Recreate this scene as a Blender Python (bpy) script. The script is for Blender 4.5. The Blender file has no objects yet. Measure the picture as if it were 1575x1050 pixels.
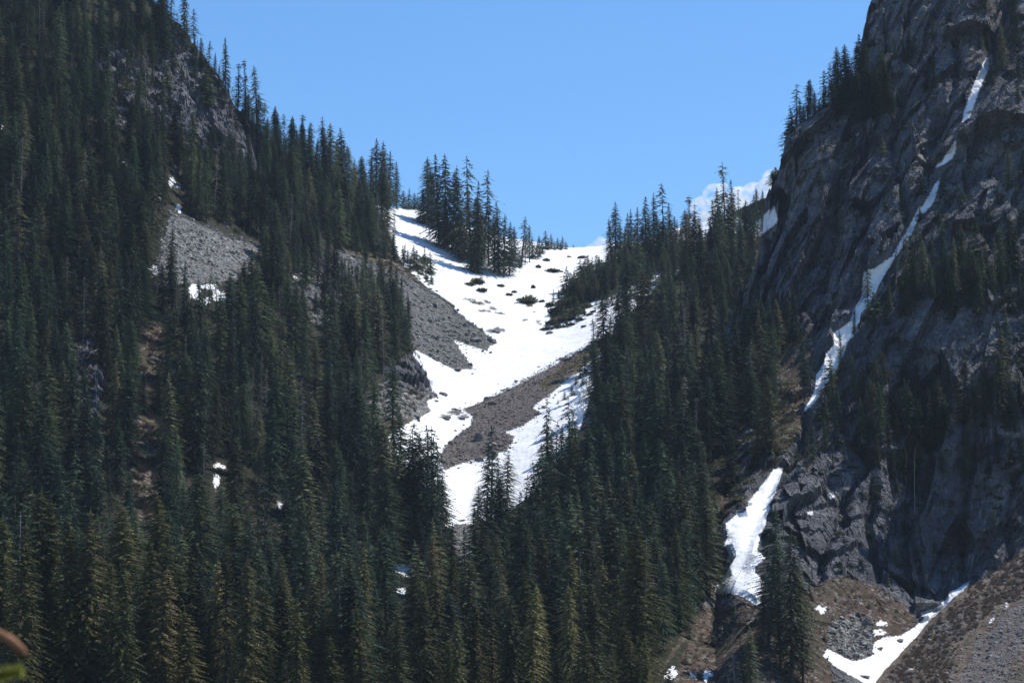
import bpy, math, random
import numpy as np
from mathutils import Vector
R = math.radians
SC = bpy.context.scene
COL = SC.collection
rng = np.random.default_rng(7)
random.seed(7)

# ------------------------------------------------------------------ camera, sky, sun, exposure
F = 4466.0; PITCH = R(10.0); CAM = np.array([0.0, 0.0, 1.7])
cd = bpy.data.cameras.new('camera'); cam = bpy.data.objects.new('camera', cd); COL.objects.link(cam)
cam.location = CAM; cam.rotation_euler = (R(90) + PITCH, 0, 0)
cd.sensor_width = 36; cd.lens = F/1575*36; cd.clip_start = 0.5; cd.clip_end = 30000
cd.dof.use_dof = True; cd.dof.focus_distance = 850; cd.dof.aperture_fstop = 11
SC.camera = cam
SUN_EL, SUN_AZ = R(58), R(68)                  # azimuth clockwise from +Y (view direction)
w = bpy.data.worlds.new('World'); SC.world = w; w.use_nodes = True
nt = w.node_tree; nt.nodes.clear()
sky = nt.nodes.new('ShaderNodeTexSky'); sky.sky_type = 'NISHITA'; sky.sun_disc = False
sky.sun_elevation = SUN_EL; sky.sun_rotation = SUN_AZ; sky.altitude = 1200
sky.air_density = 1.0; sky.dust_density = 0.0; sky.ozone_density = 3.0
hs = nt.nodes.new('ShaderNodeHueSaturation'); hs.inputs['Saturation'].default_value = 1.2; hs.inputs['Value'].default_value = 1.13
bg = nt.nodes.new('ShaderNodeBackground'); bg.inputs['Strength'].default_value = 0.13
wo = nt.nodes.new('ShaderNodeOutputWorld')
nt.links.new(sky.outputs[0], hs.inputs['Color']); nt.links.new(hs.outputs[0], bg.inputs[0]); nt.links.new(bg.outputs[0], wo.inputs[0])
sd = bpy.data.lights.new('sun', 'SUN'); sd.energy = 4.6; sd.angle = R(0.5); sd.color = (1.0, 0.95, 0.87)
so = bpy.data.objects.new('sun', sd); COL.objects.link(so)
tosun = Vector((math.sin(SUN_AZ)*math.cos(SUN_EL), math.cos(SUN_AZ)*math.cos(SUN_EL), math.sin(SUN_EL)))
so.rotation_euler = tosun.to_track_quat('Z', 'Y').to_euler(); so.location = (300, 0, 500)
SC.view_settings.view_transform = 'Standard'; SC.view_settings.look = 'None'
SC.view_settings.exposure = 0.3; SC.view_settings.gamma = 1.0
SC.render.engine = 'CYCLES'
SC.cycles.max_bounces = 6; SC.cycles.diffuse_bounces = 3; SC.cycles.volume_bounces = 3

# ------------------------------------------------------------------ projection
cp, sp = math.cos(PITCH), math.sin(PITCH)
def pix(px, py, D):                             # pixel of the photograph + distance north -> point
    a = (np.asarray(px, float) - 787.5)/F; b = (525 - np.asarray(py, float))/F
    dx, dy, dz = a, cp - b*sp, sp + b*cp
    k = D/dy
    return np.stack(np.broadcast_arrays(dx*k, dy*k, dz*k + CAM[2]), -1)
def proj(P):
    q = P - CAM
    f = q[..., 1]*cp + q[..., 2]*sp; u = -q[..., 1]*sp + q[..., 2]*cp
    return 787.5 + F*q[..., 0]/f, 525 - F*u/f

# ------------------------------------------------------------------ noise
def h3(x, y, z, s):
    n = (x*374761393 + y*668265263 + z*2147483647 + s*1274126177) & 0xFFFFFFFF
    n = ((n ^ (n >> 13))*1274126177) & 0xFFFFFFFF
    n = ((n ^ (n >> 16))*2246822519) & 0xFFFFFFFF
    return ((n ^ (n >> 15)) & 0xFFFFFF)/float(0xFFFFFF)
def vnoise(p, s):
    i = np.floor(p).astype(np.int64); f = p - i; f = f*f*(3 - 2*f)
    r = 0
    for dx in (0, 1):
        for dy in (0, 1):
            for dz in (0, 1):
                wgt = (f[..., 0] if dx else 1-f[..., 0])*(f[..., 1] if dy else 1-f[..., 1])*(f[..., 2] if dz else 1-f[..., 2])
                r = r + wgt*h3(i[..., 0]+dx, i[..., 1]+dy, i[..., 2]+dz, s)
    return r*2 - 1
def fbm(p, s, o=4):
    r = 0; a = 1.0; t = 0
    for k in range(o):
        r = r + a*vnoise(p*(2.03**k), s+k*17); t += a; a *= 0.5
    return r/t
def facets(p, s, tilt=1.0):                     # broken planar blocks
    i = np.floor(p).astype(np.int64)
    best = np.full(p.shape[:-1], 9e9); out = np.zeros(p.shape[:-1])
    for dx in (-1, 0, 1):
        for dy in (-1, 0, 1):
            for dz in (-1, 0, 1):
                cx, cy, cz = i[..., 0]+dx, i[..., 1]+dy, i[..., 2]+dz
                vx = p[..., 0]-(cx+h3(cx, cy, cz, s)); vy = p[..., 1]-(cy+h3(cx, cy, cz, s+1)); vz = p[..., 2]-(cz+h3(cx, cy, cz, s+2))
                d = vx*vx+vy*vy+vz*vz
                hh = (h3(cx, cy, cz, s+3)-.5)*1.6 + tilt*(vx*(h3(cx, cy, cz, s+4)-.5)*2 + vz*(h3(cx, cy, cz, s+5)-.5)*2)
                m = d < best
                best = np.where(m, d, best); out = np.where(m, hh, out)
    return out

# ------------------------------------------------------------------ polygons traced on the photograph
def poly_sd(px, py, poly, reach=60):            # signed distance, positive inside
    poly = np.array(poly, float); out = np.full(px.shape, -float(reach))
    lo = poly.min(0)-reach; hi = poly.max(0)+reach
    m = (px > lo[0]) & (px < hi[0]) & (py > lo[1]) & (py < hi[1])
    x = px[m]; y = py[m]
    if x.size == 0: return out
    d = np.full(x.shape, 1e9); ins = np.zeros(x.shape, bool)
    for k in range(len(poly)):
        ax, ay = poly[k]; bx, by = poly[(k+1) % len(poly)]
        ex, ey = bx-ax, by-ay; L = ex*ex+ey*ey+1e-9
        t = np.clip(((x-ax)*ex+(y-ay)*ey)/L, 0, 1)
        d = np.minimum(d, (x-ax-t*ex)**2+(y-ay-t*ey)**2)
        c = (ay > y) != (by > y)
        ins ^= c & (x < (bx-ax)*(y-ay)/(by-ay+1e-12)+ax)
    d = np.sqrt(d); out[m] = np.maximum(np.where(ins, d, -d), -reach)
    return out
def polys_sd(px, py, polys):
    r = np.full(px.shape, -60.0)
    for p in polys: r = np.maximum(r, poly_sd(px, py, p))
    return r
def blob(cx, cy, rx, ry, n=19, rot=0, seed=1):
    r_ = random.Random(seed*31+int(cx)); out = []
    for k in range(n):
        a = 2*math.pi*k/n; q = r_.uniform(.35, 1.3); ex, ey = rx*q*math.cos(a), ry*q*math.sin(a)
        out.append((cx+ex*math.cos(rot)-ey*math.sin(rot), cy+ex*math.sin(rot)+ey*math.cos(rot)))
    return out

SNOW = [
 [(575,312),(583,308),(650,305),(760,330),(870,360),(940,360),(1030,335),(1110,318),(1150,345),(1172,335),(1190,318),(1196,340),(1160,370),(1120,395),(1060,405),(1040,425),(1010,440),(985,470),(960,490),(945,500),
  (925,570),(905,620),(892,660),(880,690),(850,720),(830,745),(800,775),(755,800),(730,806),(700,812),(665,812),(660,770),(640,740),(625,720),(600,710),(594,672),(620,655),(645,640),(655,620),(665,602),(655,572),(635,545),(638,530),
  (690,520),(700,470),(655,440),(622,410),(612,392),(604,370),(592,345)],
 [(1524,86),(1516,92),(1505,115),(1495,140),(1484,170),(1481,187),(1491,180),(1501,150),(1512,122),(1525,97)],
 [(1471,216),(1458,235),(1449,250),(1438,257),(1452,252),(1464,243),(1470,228)],
 [(1445,276),(1431,298),(1420,318),(1412,327),(1420,326),(1431,317),(1440,298)],
 [(1415,318),(1403,342),(1390,365),(1372,395),(1358,405),(1345,414),(1330,416),(1328,438),(1325,460),(1314,475),(1309,495),(1283,512),(1285,530),(1271,545),(1268,560),(1257,575),(1254,600),(1247,615),(1238,630),
  (1252,619),(1271,590),(1287,565),(1296,545),(1303,525),(1320,508),(1323,482),(1341,460),(1352,435),(1367,410),(1381,388),(1402,357),(1413,330)],
 [(1203,720),(1190,722),(1178,740),(1165,755),(1150,775),(1148,788),(1135,790),(1118,805),(1120,825),(1116,835),(1123,855),(1116,870),(1119,880),(1109,895),(1104,910),(1125,910),(1145,918),(1168,932),
  (1174,905),(1172,890),(1160,880),(1160,870),(1177,858),(1163,846),(1167,830),(1177,805),(1180,790),(1184,775),(1192,755),(1199,735)],
 [(1490,895),(1475,904),(1462,911),(1455,924),(1440,935),(1417,943),(1423,950),(1408,964),(1395,972),(1385,978),(1362,980),(1345,988),(1342,1008),(1320,1015),(1300,1012),(1285,1003),(1272,998),(1267,1008),(1290,1027),(1320,1043),(1345,1060),(1372,1020),(1400,990),(1425,962),(1470,925)],
 blob(1357,958,7,4), blob(1350,972,10,4), blob(1263,937,8,5), blob(1278,762,5,4), blob(1246,789,4,2),
 blob(1087,1038,10,9,rot=-.6), blob(1066,1037,6,4), blob(1032,1036,12,8,rot=-.9), blob(1105,905,5,7),
 blob(264,279,6,9,rot=.3), blob(273,287,8,3,rot=.4), blob(258,270,2,6), blob(222,264,12,2,rot=.5), blob(232,270,7,2,rot=.7), blob(212,259,4,2), blob(243,303,9,2,rot=.9), blob(275,322,5,9,rot=-.6),
 blob(300,448,9,13), blob(322,440,14,7), blob(338,455,9,12), blob(316,462,9,6), blob(290,432,6,4), blob(240,415,16,10), blob(255,372,8,6),
 blob(514,398,12,4,rot=.4), blob(492,486,14,14), blob(480,452,6,10,rot=.5), blob(455,427,10,4,rot=.8),
 [(600,868),(620,866),(640,872),(632,884),(640,890),(622,886),(602,876)], [(606,905),(625,903),(622,918),(612,912)],
 blob(338,716,9,5), blob(332,740,5,14), blob(430,775,6,7), blob(306,528,5,4), blob(2,198,6,14), blob(408,322,4,3), blob(150,218,4,3), blob(367,608,3,4), blob(190,250,6,3),
]
SCREE = [
 [(500,383),(530,388),(560,400),(600,415),(640,433),(690,468),(720,494),(745,510),(757,526),(749,539),(728,533),(697,522),(712,545),(728,567),(700,568),(670,554),(638,537),(610,530),(560,520),(480,500),(450,440),(470,410)],
 [(262,325),(300,342),(350,365),(385,373),(410,384),(415,405),(400,420),(380,428),(350,432),(330,436),(285,436),(250,440),(240,400),(255,360)],
 [(940,508),(900,535),(850,563),(790,595),(740,619),(712,630),(728,640),(724,655),(700,672),(683,690),(676,705),(684,722),(710,712),(740,704),(780,692),(792,672),(772,664),(800,656),(832,636),(818,626),(850,603),(870,585),(890,572),(905,555),(930,535)],
 blob(702,634,13,4,rot=-.1), blob(685,640,10,3,rot=-.1), blob(712,641,12,3,rot=-.2),
 [(640,606),(660,601),(673,610),(655,616),(662,632),(640,645),(600,640),(570,660),(560,620),(590,595)],
 [(1300,950),(1340,955),(1342,985),(1340,1008),(1320,1014),(1300,1010),(1272,995),(1275,960)],
 [(700,806),(735,806),(740,850),(700,870),(690,830)],
 [(1575,925),(1545,940),(1530,965),(1500,985),(1490,1020),(1465,1060),(1545,1060),(1560,1010),(1590,990),(1620,900)], [(1430,960),(1470,950),(1480,972),(1440,990)],
 blob(757,509,8,3,rot=.2), blob(766,508,9,4), blob(1100,925,30,20),
]
SOIL = [
 [(1030,1060),(1060,985),(1095,925),(1125,905),(1170,935),(1190,940),(1260,895),(1300,885),(1350,900),(1400,935),(1410,960),(1380,980),(1340,990),(1270,1000),(1290,1060)],
 [(560,640),(590,600),(640,605),(665,612),(640,650),(600,672),(560,690)],
 [(215,500),(250,500),(255,560),(240,600),(215,600)], [(200,640),(240,640),(245,720),(238,800),(205,800)], blob(388,770,22,30), blob(240,540,18,40),
 [(1200,590),(1240,630),(1230,680),(1190,700),(1160,700),(1170,640)], [(1190,530),(1250,505),(1255,560),(1240,620),(1200,610)],
 [(1000,1060),(1040,1000),(1080,960),(1110,900),(1105,830),(1115,790),(1145,770),(1110,760),(1090,900)],
 [(1175,345),(1160,365),(1150,380),(1120,400),(1165,400),(1185,355)],
 [(600,398),(640,410),(610,400),(560,390),(500,378),(510,386),(560,402),(620,424),(650,445),(660,440)],
]
GRASS = [
 [(828,592),(870,560),(905,535),(938,512),(940,530),(905,552),(892,568),(870,578),(845,598)],
 [(872,458),(892,455),(898,474),(882,488),(862,492),(858,500),(846,500),(846,482),(856,470)],
 blob(722,460,9,2,rot=.1), blob(735,466,13,2.5,rot=.2), blob(750,464,9,2,rot=.3), blob(745,478,12,2,rot=.1), blob(758,474,8,2.5,rot=.3), blob(769,482,8,2,rot=.1), blob(808,492,5,1.5), blob(828,494,5,1.5,rot=-.2), blob(830,498,3,1.2),
 blob(812,461,13,9,rot=.5), blob(735,433,12,6), blob(850,416,11,3), blob(570,395,20,5,rot=.4),
]
ROCK = [
 [(150,60),(200,40),(250,20),(300,60),(330,100),(350,140),(385,185),(405,220),(400,265),(370,250),(340,235),(290,225),(240,190),(170,195),(135,150)],
 [(590,565),(625,545),(638,538),(657,570),(668,602),(650,610),(612,598),(595,590)],
 [(105,530),(150,515),(165,560),(150,640),(115,620)], [(885,590),(915,580),(930,640),(900,655),(885,630)],
]
CLEFT = [([(1300,770),(1285,810),(1262,850),(1255,885)], 11, 4.5), ([(1440,700),(1430,760),(1402,830),(1420,900)], 5, 3), ([(1524,88),(1540,40),(1560,-20)], 13, 7), ([(1238,640),(1228,680),(1206,712)], 6, 5),
 ([(1285,280),(1278,350),(1262,420)], 8, 5), ([(1450,170),(1436,205),(1428,250)], 13, 7), ([(1392,140),(1372,210),(1388,290),(1396,345)], 7, 4), ([(1222,265),(1205,340),(1165,430)], 7, 3.5), ([(1566,740),(1548,800),(1555,850)], 5, 3),
 ([(1345,745),(1332,800),(1350,880)], 6, 4), ([(1500,690),(1490,760),(1475,820),(1480,890)], 5, 2.5), ([(1575,330),(1540,400),(1545,440)], 8, 5), ([(1340,700),(1300,660),(1290,620)], 9, 4), ([(1460,20),(1475,90),(1462,150)], 6, 3.5), ([(1250,480),(1300,470),(1330,440)], 9, 5)]

# ------------------------------------------------------------------ landforms: distance of the ground at control points, thin plate between
class TPS:
    def __init__(s, pts):
        a = np.array(pts, float); s.c = a[:, :2]/500; n = len(a)
        K = s.k(np.linalg.norm(s.c[:, None]-s.c[None], axis=2)); P = np.c_[np.ones(n), s.c]
        M = np.block([[K+np.eye(n)*0.002, P], [P.T, np.zeros((3, 3))]])
        s.w = np.linalg.solve(M, np.r_[a[:, 2], 0, 0, 0])
    def k(s, r): return np.where(r > 1e-9, r*r*np.log(r+1e-12), 0)
    def __call__(s, x, y):
        x = np.asarray(x, float)/500; y = np.asarray(y, float)/500
        o = s.w[-3]+s.w[-2]*x+s.w[-1]*y
        for (cx, cy), q in zip(s.c, s.w[:-3]): o = o+q*s.k(np.hypot(x-cx, y-cy))
        return o
DA = TPS([(-300,1300,450),(300,1300,450),(900,1300,455),(1300,1300,460),(-300,1050,540),(0,1050,560),(300,1050,565),(600,1050,575),(900,1050,590),(1100,1050,600),(1300,1050,640),
 (-300,850,620),(0,850,640),(200,850,655),(400,850,685),(600,850,715),(700,810,770),(800,850,725),(950,850,690),(1100,850,680),(1250,850,760),
 (0,600,740),(200,600,765),(400,600,805),(600,600,865),(700,610,905),(780,610,905),(850,600,900),(1000,600,850),(1130,600,800),(1250,600,850),
 (-300,400,790),(0,400,825),(200,400,855),(330,400,900),(450,400,960),(600,400,1070),(720,420,1110),(850,410,1160),(950,410,1140),(1080,430,1080),(1130,460,1050),(1250,450,1090),
 (700,510,1010),(860,500,1030),(-300,200,860),(0,200,890),(200,200,935),(340,200,985),(400,215,1010),(-300,0,930),(0,0,960),(200,0,1000),(250,20,1015),(330,110,1000),
 (470,250,1075),(520,280,1105),(600,320,1190),(640,322,1205),(870,380,1240),(940,380,1235),(1075,345,1210),(1190,300,1160),(1250,290,1150),(0,-100,990),(200,-100,1030),(400,50,1050)])
DB = TPS([(1000,1300,470),(1300,1300,480),(1800,1300,480),(1050,1050,640),(1120,1050,597),(1250,1050,612),(1400,1050,640),(1575,1050,650),(1800,1050,650),
 (1050,940,690),(1130,930,642),(1280,910,668),(1350,900,680),(1450,920,685),(1600,900,680),(1000,800,760),(1105,800,690),(1200,790,690),(1320,800,697),(1450,800,700),(1600,800,695),(1800,800,700),
 (1100,700,760),(1180,690,725),(1320,690,712),(1600,690,705),(1080,600,850),(1170,600,772),(1250,600,752),(1400,600,728),(1600,600,715),
 (1100,470,900),(1180,450,815),(1300,450,780),(1450,450,748),(1600,450,740),(1800,450,735),(1190,310,850),(1300,300,805),(1450,300,780),(1600,300,765),
 (1210,210,850),(1280,170,850),(1340,150,835),(1450,150,805),(1600,150,795),(1335,0,870),(1450,0,840),(1600,0,830),(1800,0,820),(1400,-120,880),(1600,-200,880),(1800,-250,880)])
DC = TPS([(1200,1300,470),(1800,1300,470),(1200,1100,555),(1340,1055,580),(1800,1055,560),(1480,905,632),(1575,845,645),(1700,780,660),(1800,720,670),(1800,900,610)])

MESHES = {}
def raw_mesh(name, V, Fc, smooth=False):
    V = np.asarray(V, np.float32); me = bpy.data.meshes.new(name)
    Fc = np.asarray(Fc, np.int32); n, k = Fc.shape
    me.vertices.add(len(V)); me.vertices.foreach_set('co', V.ravel())
    me.loops.add(n*k); me.loops.foreach_set('vertex_index', Fc.ravel())
    me.polygons.add(n); me.polygons.foreach_set('loop_start', np.arange(0, n*k, k, dtype=np.int32))
    me.polygons.foreach_set('loop_total', np.full(n, k, np.int32))
    me.polygons.foreach_set('use_smooth', np.full(n, smooth))
    me.update(calc_edges=True); me.validate()
    return me
def link(name, me, mat=None, parent=None, loc=None, **props):
    o = bpy.data.objects.new(name, me); COL.objects.link(o)
    if mat and me and not me.materials: me.materials.append(mat)
    if parent: o.parent = parent
    if loc is not None: o.location = [float(q) for q in loc]
    for k, v in props.items(): o[k] = v
    return o
def attr(me, name, arr):
    a = me.attributes.new(name, 'FLOAT', 'POINT'); a.data.foreach_set('value', np.asarray(arr, np.float32).ravel())

def rockrelief(P):
    # frame with a long axis along the steep joints that lean to the right
    a = np.array([.42, .35, .84]); a /= np.linalg.norm(a)
    b = np.cross(a, [0, 1, 0]); b /= np.linalg.norm(b); c = np.cross(a, b)
    Q = np.stack([P@b, P@c, (P@a)/2.4], -1)
    wv = np.stack([fbm(P/30, 5, 3), fbm(P/30, 6, 3), fbm(P/30, 7, 3)], -1)*5
    Q = Q+wv*.45
    return (4.5*fbm(Q/36, 3, 3) + 4.6*facets(Q/26, 11, 1.7) + 3.0*facets(Q/10, 21, 1.5) + 1.25*facets(Q/4.2, 31, 1.3) + 0.5*facets(Q/1.8, 41)
            + .35*fbm(P/1.6, 55, 3))

class Layer:
    def __init__(s, name, Df, xs, ytop, ybot, rows, kind, back):
        s.xs = xs; s.ytop = ytop; s.ybot = ybot; s.rows = rows
        v = np.linspace(0, 1, rows)
        X = np.repeat(xs[:, None], rows, 1); Y = ytop[:, None]+(ybot-ytop[:, None])*v[None]
        D = Df(X, Y); P = pix(X, Y, D)
        if kind == 'B':
            rk = np.clip(1.0 - np.clip((polys_sd(X, Y, SOIL)+10)/20, 0, 1)*.75, 0, 1)
            rk *= 1-np.clip((polys_sd(X, Y, SNOW)+6)/12, 0, 1)*.93
            rk *= np.clip((1000-Y)/60+.25, .25, 1)
            r = rockrelief(P)*rk
            line = [(1530,80),(1484,178),(1452,250),(1420,320),(1375,392),(1335,440),(1300,515),(1265,575),(1240,630),(1205,715),(1165,790),(1140,870)]
            d = np.full(X.shape, 1e9); sg = np.zeros(X.shape)
            for (ax, ay), (bx, by) in zip(line[:-1], line[1:]):
                ex, ey = bx-ax, by-ay; t = np.clip(((X-ax)*ex+(Y-ay)*ey)/(ex*ex+ey*ey), 0, 1)
                dd = np.hypot(X-ax-t*ex, Y-ay-t*ey); cr = -(ex*(Y-ay)-ey*(X-ax))
                m = dd < d; d = np.where(m, dd, d); sg = np.where(m, np.sign(cr), sg)
            r = r-1.6*np.exp(-(d/16)**2)
            right = np.where(sg > 0, np.clip(d/45, 0, 1)*np.exp(-np.maximum(d-45, 0)/160), 0)
            r = r+2.5*right
            for ln, wd, dp in CLEFT:
                d = np.full(X.shape, 1e9)
                jx = X+5*fbm(P/9, 201, 3); jy = Y+5*fbm(P/9, 202, 3)
                for (ax, ay), (bx, by) in zip(ln[:-1], ln[1:]):
                    ex, ey = bx-ax, by-ay; t = np.clip(((jx-ax)*ex+(jy-ay)*ey)/(ex*ex+ey*ey), 0, 1)
                    d = np.minimum(d, np.hypot(jx-ax-t*ex, jy-ay-t*ey))
                r = r-dp*np.exp(-(d/wd)**2)
            P = P+np.array([-.15, -.88, .3])*r[..., None]
        elif kind == 'A':
            rk = np.clip((polys_sd(X, Y, ROCK)+8)/16, 0, 1)
            P = P+np.array([.1, -.85, .3])*((rockrelief(P)*.8+1.0*facets(P/2.6,77)+1.5)*rk)[..., None]
            sc = np.clip((polys_sd(X, Y, SCREE)+3)/8, 0, 1)
            sn = np.clip((polys_sd(X, Y, SNOW)+3)/8, 0, 1)
            z = 2.2*fbm(P/45, 71, 4)*(1-.45*sn) + sc*(.9+.35*fbm(P/2.2, 73, 3)) + (1-sn)*(1-sc)*.7*fbm(P/4, 74, 3) + sn*(1-sc)*(.10*fbm(P/1.7*np.array([1, .5, 1]), 75, 3))
            P[..., 2] += z
        else:
            P[..., 2] += 1.4*fbm(P/16, 81, 4)+.5*fbm(P/2.5, 82, 3)
        s.P = P
        # ground behind the skyline, falling away
        top = P[:, 0].copy(); ext = []
        for k, (bk, dn) in enumerate(back):
            e = top+np.array([0, bk, -dn]); e[:, 2] += (fbm(e/12, 91, 3)*min(3.0, bk*.1))
            ext.append(e)
        G = np.concatenate([np.stack(ext[::-1], 1), P], 1)
        nx, ny = G.shape[:2]
        idx = np.arange(nx*ny).reshape(nx, ny)
        Fc = np.stack([idx[:-1, :-1], idx[:-1, 1:], idx[1:, 1:], idx[1:, :-1]], -1).reshape(-1, 4)
        V = G.reshape(-1, 3); me = raw_mesh(name, V, Fc, smooth=(kind != 'B'))
        if kind == 'A':
            fx, fy = proj(V[Fc].mean(1)); me.polygons.foreach_set('use_smooth', polys_sd(fx, fy, ROCK) < -3)
        ppx, ppy = proj(V)
        s.me = me
        S = SNOW
        if kind == 'C':
            S = [blob(1358,1024,4,3), blob(1480,898,5,3), blob(1525,953,3,6,rot=.5), blob(1530,1005,10,3,rot=-.5), blob(1400,1028,6,2), blob(1548,930,3,5), blob(1565,848,7,3,rot=-.6), blob(1500,1040,5,2)]
        attr(me, 'snow', polys_sd(ppx, ppy, S)+(1.3 if kind == 'B' else 0))
        sc = polys_sd(ppx, ppy, SCREE if kind != 'C' else SCREE[9:11])
        attr(me, 'scree', sc)
        attr(me, 'slide', poly_sd(ppx, ppy, SCREE[0]) if kind == 'A' else np.full(len(V), -60.0)); attr(me, 'warm', poly_sd(ppx, ppy, SCREE[2]) if kind == 'A' else np.full(len(V), 2.0 if kind == 'C' else -60.0))
        attr(me, 'soil', polys_sd(ppx, ppy, SOIL) if kind != 'C' else np.full(len(V), 30.0))
        attr(me, 'tan', np.full(len(V), 1.0 if kind == 'C' else 0.0))
        attr(me, 'grass', polys_sd(ppx, ppy, GRASS))
        attr(me, 'rock', np.full(len(V), 30.0) if kind == 'B' else (polys_sd(ppx, ppy, ROCK) if kind == 'A' else np.full(len(V), -60.0)))
        s.ncol = len(xs)
    def at(s, px, py):                          # point of this landform seen at a pixel; None above its skyline
        px = float(px); u = np.interp(px, s.xs, np.arange(s.ncol)); i = min(int(u), s.ncol-2); fu = u-i
        yt = s.ytop[i]*(1-fu)+s.ytop[i+1]*fu
        if py < yt-1 or px < s.xs[0] or px > s.xs[-1]: return None
        v = np.clip((py-yt)/(s.ybot-yt), 0, .9999)*(s.rows-1); j = int(v); fv = v-j
        a = s.P[i, j]*(1-fv)+s.P[i, j+1]*fv; b = s.P[i+1, j]*(1-fv)+s.P[i+1, j+1]*fv
        return a*(1-fu)+b*fu

def prof(xs, pts, amp=1.5, seed=3):
    a = np.array(pts, float); y = np.interp(xs, a[:, 0], a[:, 1])
    return y+amp*fbm(np.stack([xs/14, xs*0, xs*0], -1), seed, 4)
xA = np.arange(-260, 1262, 2.0)
LA = Layer('mountain_valley', DA, xA, prof(xA, [(-260,-130),(0,-110),(150,-60),(200,-25),(235,0),(250,14),(285,50),(312,84),(330,112),(345,140),(362,164),(385,192),(402,217),(430,231),(470,250),(520,280),(560,308),(583,319),(600,321),(645,321),(680,336),(720,350),(790,368),(870,381),(940,379),(1000,372),(1040,354),(1075,345),(1110,335),(1150,320),(1185,306),(1262,296)], 1.2),
           1300, 560, 'A', [(8, 1), (25, 10), (70, 45), (160, 130)])
xB = np.arange(1000, 1802, 1.6)
LB = Layer('cliff', DB, xB, prof(xB, [(1000,700),(1080,540),(1118,474),(1140,436),(1160,408),(1172,370),(1182,300),(1190,272),(1200,246),(1206,226),(1213,203),(1250,190),(1285,165),(1310,140),(1322,95),(1329,50),(1336,5),(1345,-20),(1450,-70),(1600,-100),(1802,-130)], 2.5, 9),
           1300, 700, 'B', [(5, .5), (18, 8), (50, 50), (120, 160)])
xC = np.arange(1180, 1802, 2.5)
LC = Layer('talus_slope', DC, xC, prof(xC, [(1180,1110),(1300,1070),(1345,1049),(1372,1018),(1400,985),(1430,955),(1490,905),(1535,878),(1575,845),(1700,775),(1802,715)], 2.5, 12),
           1300, 170, 'C', [(4, .5), (10, 6), (20, 20), (30, 45)])
def ground_at(px, py, layers='ABC'):
    best = None
    for L, n in ((LA, 'A'), (LB, 'B'), (LC, 'C')):
        if n in layers:
            p = L.at(px, py)
            if p is not None and (best is None or p[1] < best[1]): best = p
    return best

# ------------------------------------------------------------------ materials
def mat(name):
    m = bpy.data.materials.new(name); m.use_nodes = True; t = m.node_tree; t.nodes.clear()
    return m, t
class NB:
    def __init__(s, t): s.t = t
    def n(s, typ, **kw):
        nd = s.t.nodes.new(typ)
        for k, v in kw.items():
            if k.startswith('_'): setattr(nd, k[1:], v)
            else: s.set(nd.inputs[k.replace('__', ' ')], v)
        return nd
    def set(s, inp, v):
        if isinstance(v, bpy.types.NodeSocket): s.t.links.new(v, inp)
        else: inp.default_value = v
    def coord(s): return s.n('ShaderNodeTexCoord').outputs['Object']
    def noise(s, vec, sc, det=4, rough=.55, dist=0):
        nd = s.n('ShaderNodeTexNoise', Scale=sc, Detail=det, Roughness=rough, Distortion=dist); s.set(nd.inputs['Vector'], vec); return nd.outputs['Fac']
    def vor(s, vec, sc, feat='F1', out='Distance'):
        nd = s.n('ShaderNodeTexVoronoi', _feature=feat, Scale=sc); s.set(nd.inputs['Vector'], vec); return nd.outputs[out]
    def math(s, op, a, b=0.0, c=0.0):
        nd = s.n('ShaderNodeMath', _operation=op); s.set(nd.inputs[0], a); s.set(nd.inputs[1], b); s.set(nd.inputs[2], c); return nd.outputs[0]
    def ss(s, x, lo, hi, a=0., b=1.):
        nd = s.n('ShaderNodeMapRange', _interpolation_type='SMOOTHSTEP'); s.set(nd.inputs[0], x)
        for i, v in enumerate((lo, hi, a, b)): s.set(nd.inputs[i+1], v)
        return nd.outputs[0]
    def mix(s, f, a, b):
        nd = s.n('ShaderNodeMix', _data_type='RGBA'); s.set(nd.inputs[0], f)
        s.set(nd.inputs[6], a if not isinstance(a, tuple) else (*a, 1)); s.set(nd.inputs[7], b if not isinstance(b, tuple) else (*b, 1)); return nd.outputs[2]
    def ramp(s, f, stops):
        nd = s.t.nodes.new('ShaderNodeValToRGB'); s.set(nd.inputs[0], f); cr = nd.color_ramp
        while len(cr.elements) < len(stops): cr.elements.new(.5)
        for e, (p, c) in zip(cr.elements, stops): e.position = p; e.color = (*c, 1)
        return nd.outputs[0]
    def attr(s, n): return s.n('ShaderNodeAttribute', _attribute_name=n).outputs['Fac']
    def scale(s, vec, v):
        nd = s.n('ShaderNodeVectorMath', _operation='MULTIPLY'); s.set(nd.inputs[0], vec); nd.inputs[1].default_value = v; return nd.outputs[0]
    def bump(s, h, st, dist, nrm=None):
        nd = s.n('ShaderNodeBump', Strength=st, Distance=dist); s.set(nd.inputs['Height'], h)
        if nrm is not None: s.set(nd.inputs['Normal'], nrm)
        return nd.outputs[0]
    def out(s, col, rough=.9, nrm=None, spec=.2):
        p = s.n('ShaderNodeBsdfPrincipled'); s.set(p.inputs['Base Color'], col if not isinstance(col, tuple) else (*col, 1)); s.set(p.inputs['Roughness'], rough)
        s.set(p.inputs['Specular IOR Level'], spec)
        if nrm is not None: s.set(p.inputs['Normal'], nrm)
        o = s.n('ShaderNodeOutputMaterial'); s.t.links.new(p.outputs[0], o.inputs[0]); return p

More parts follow.
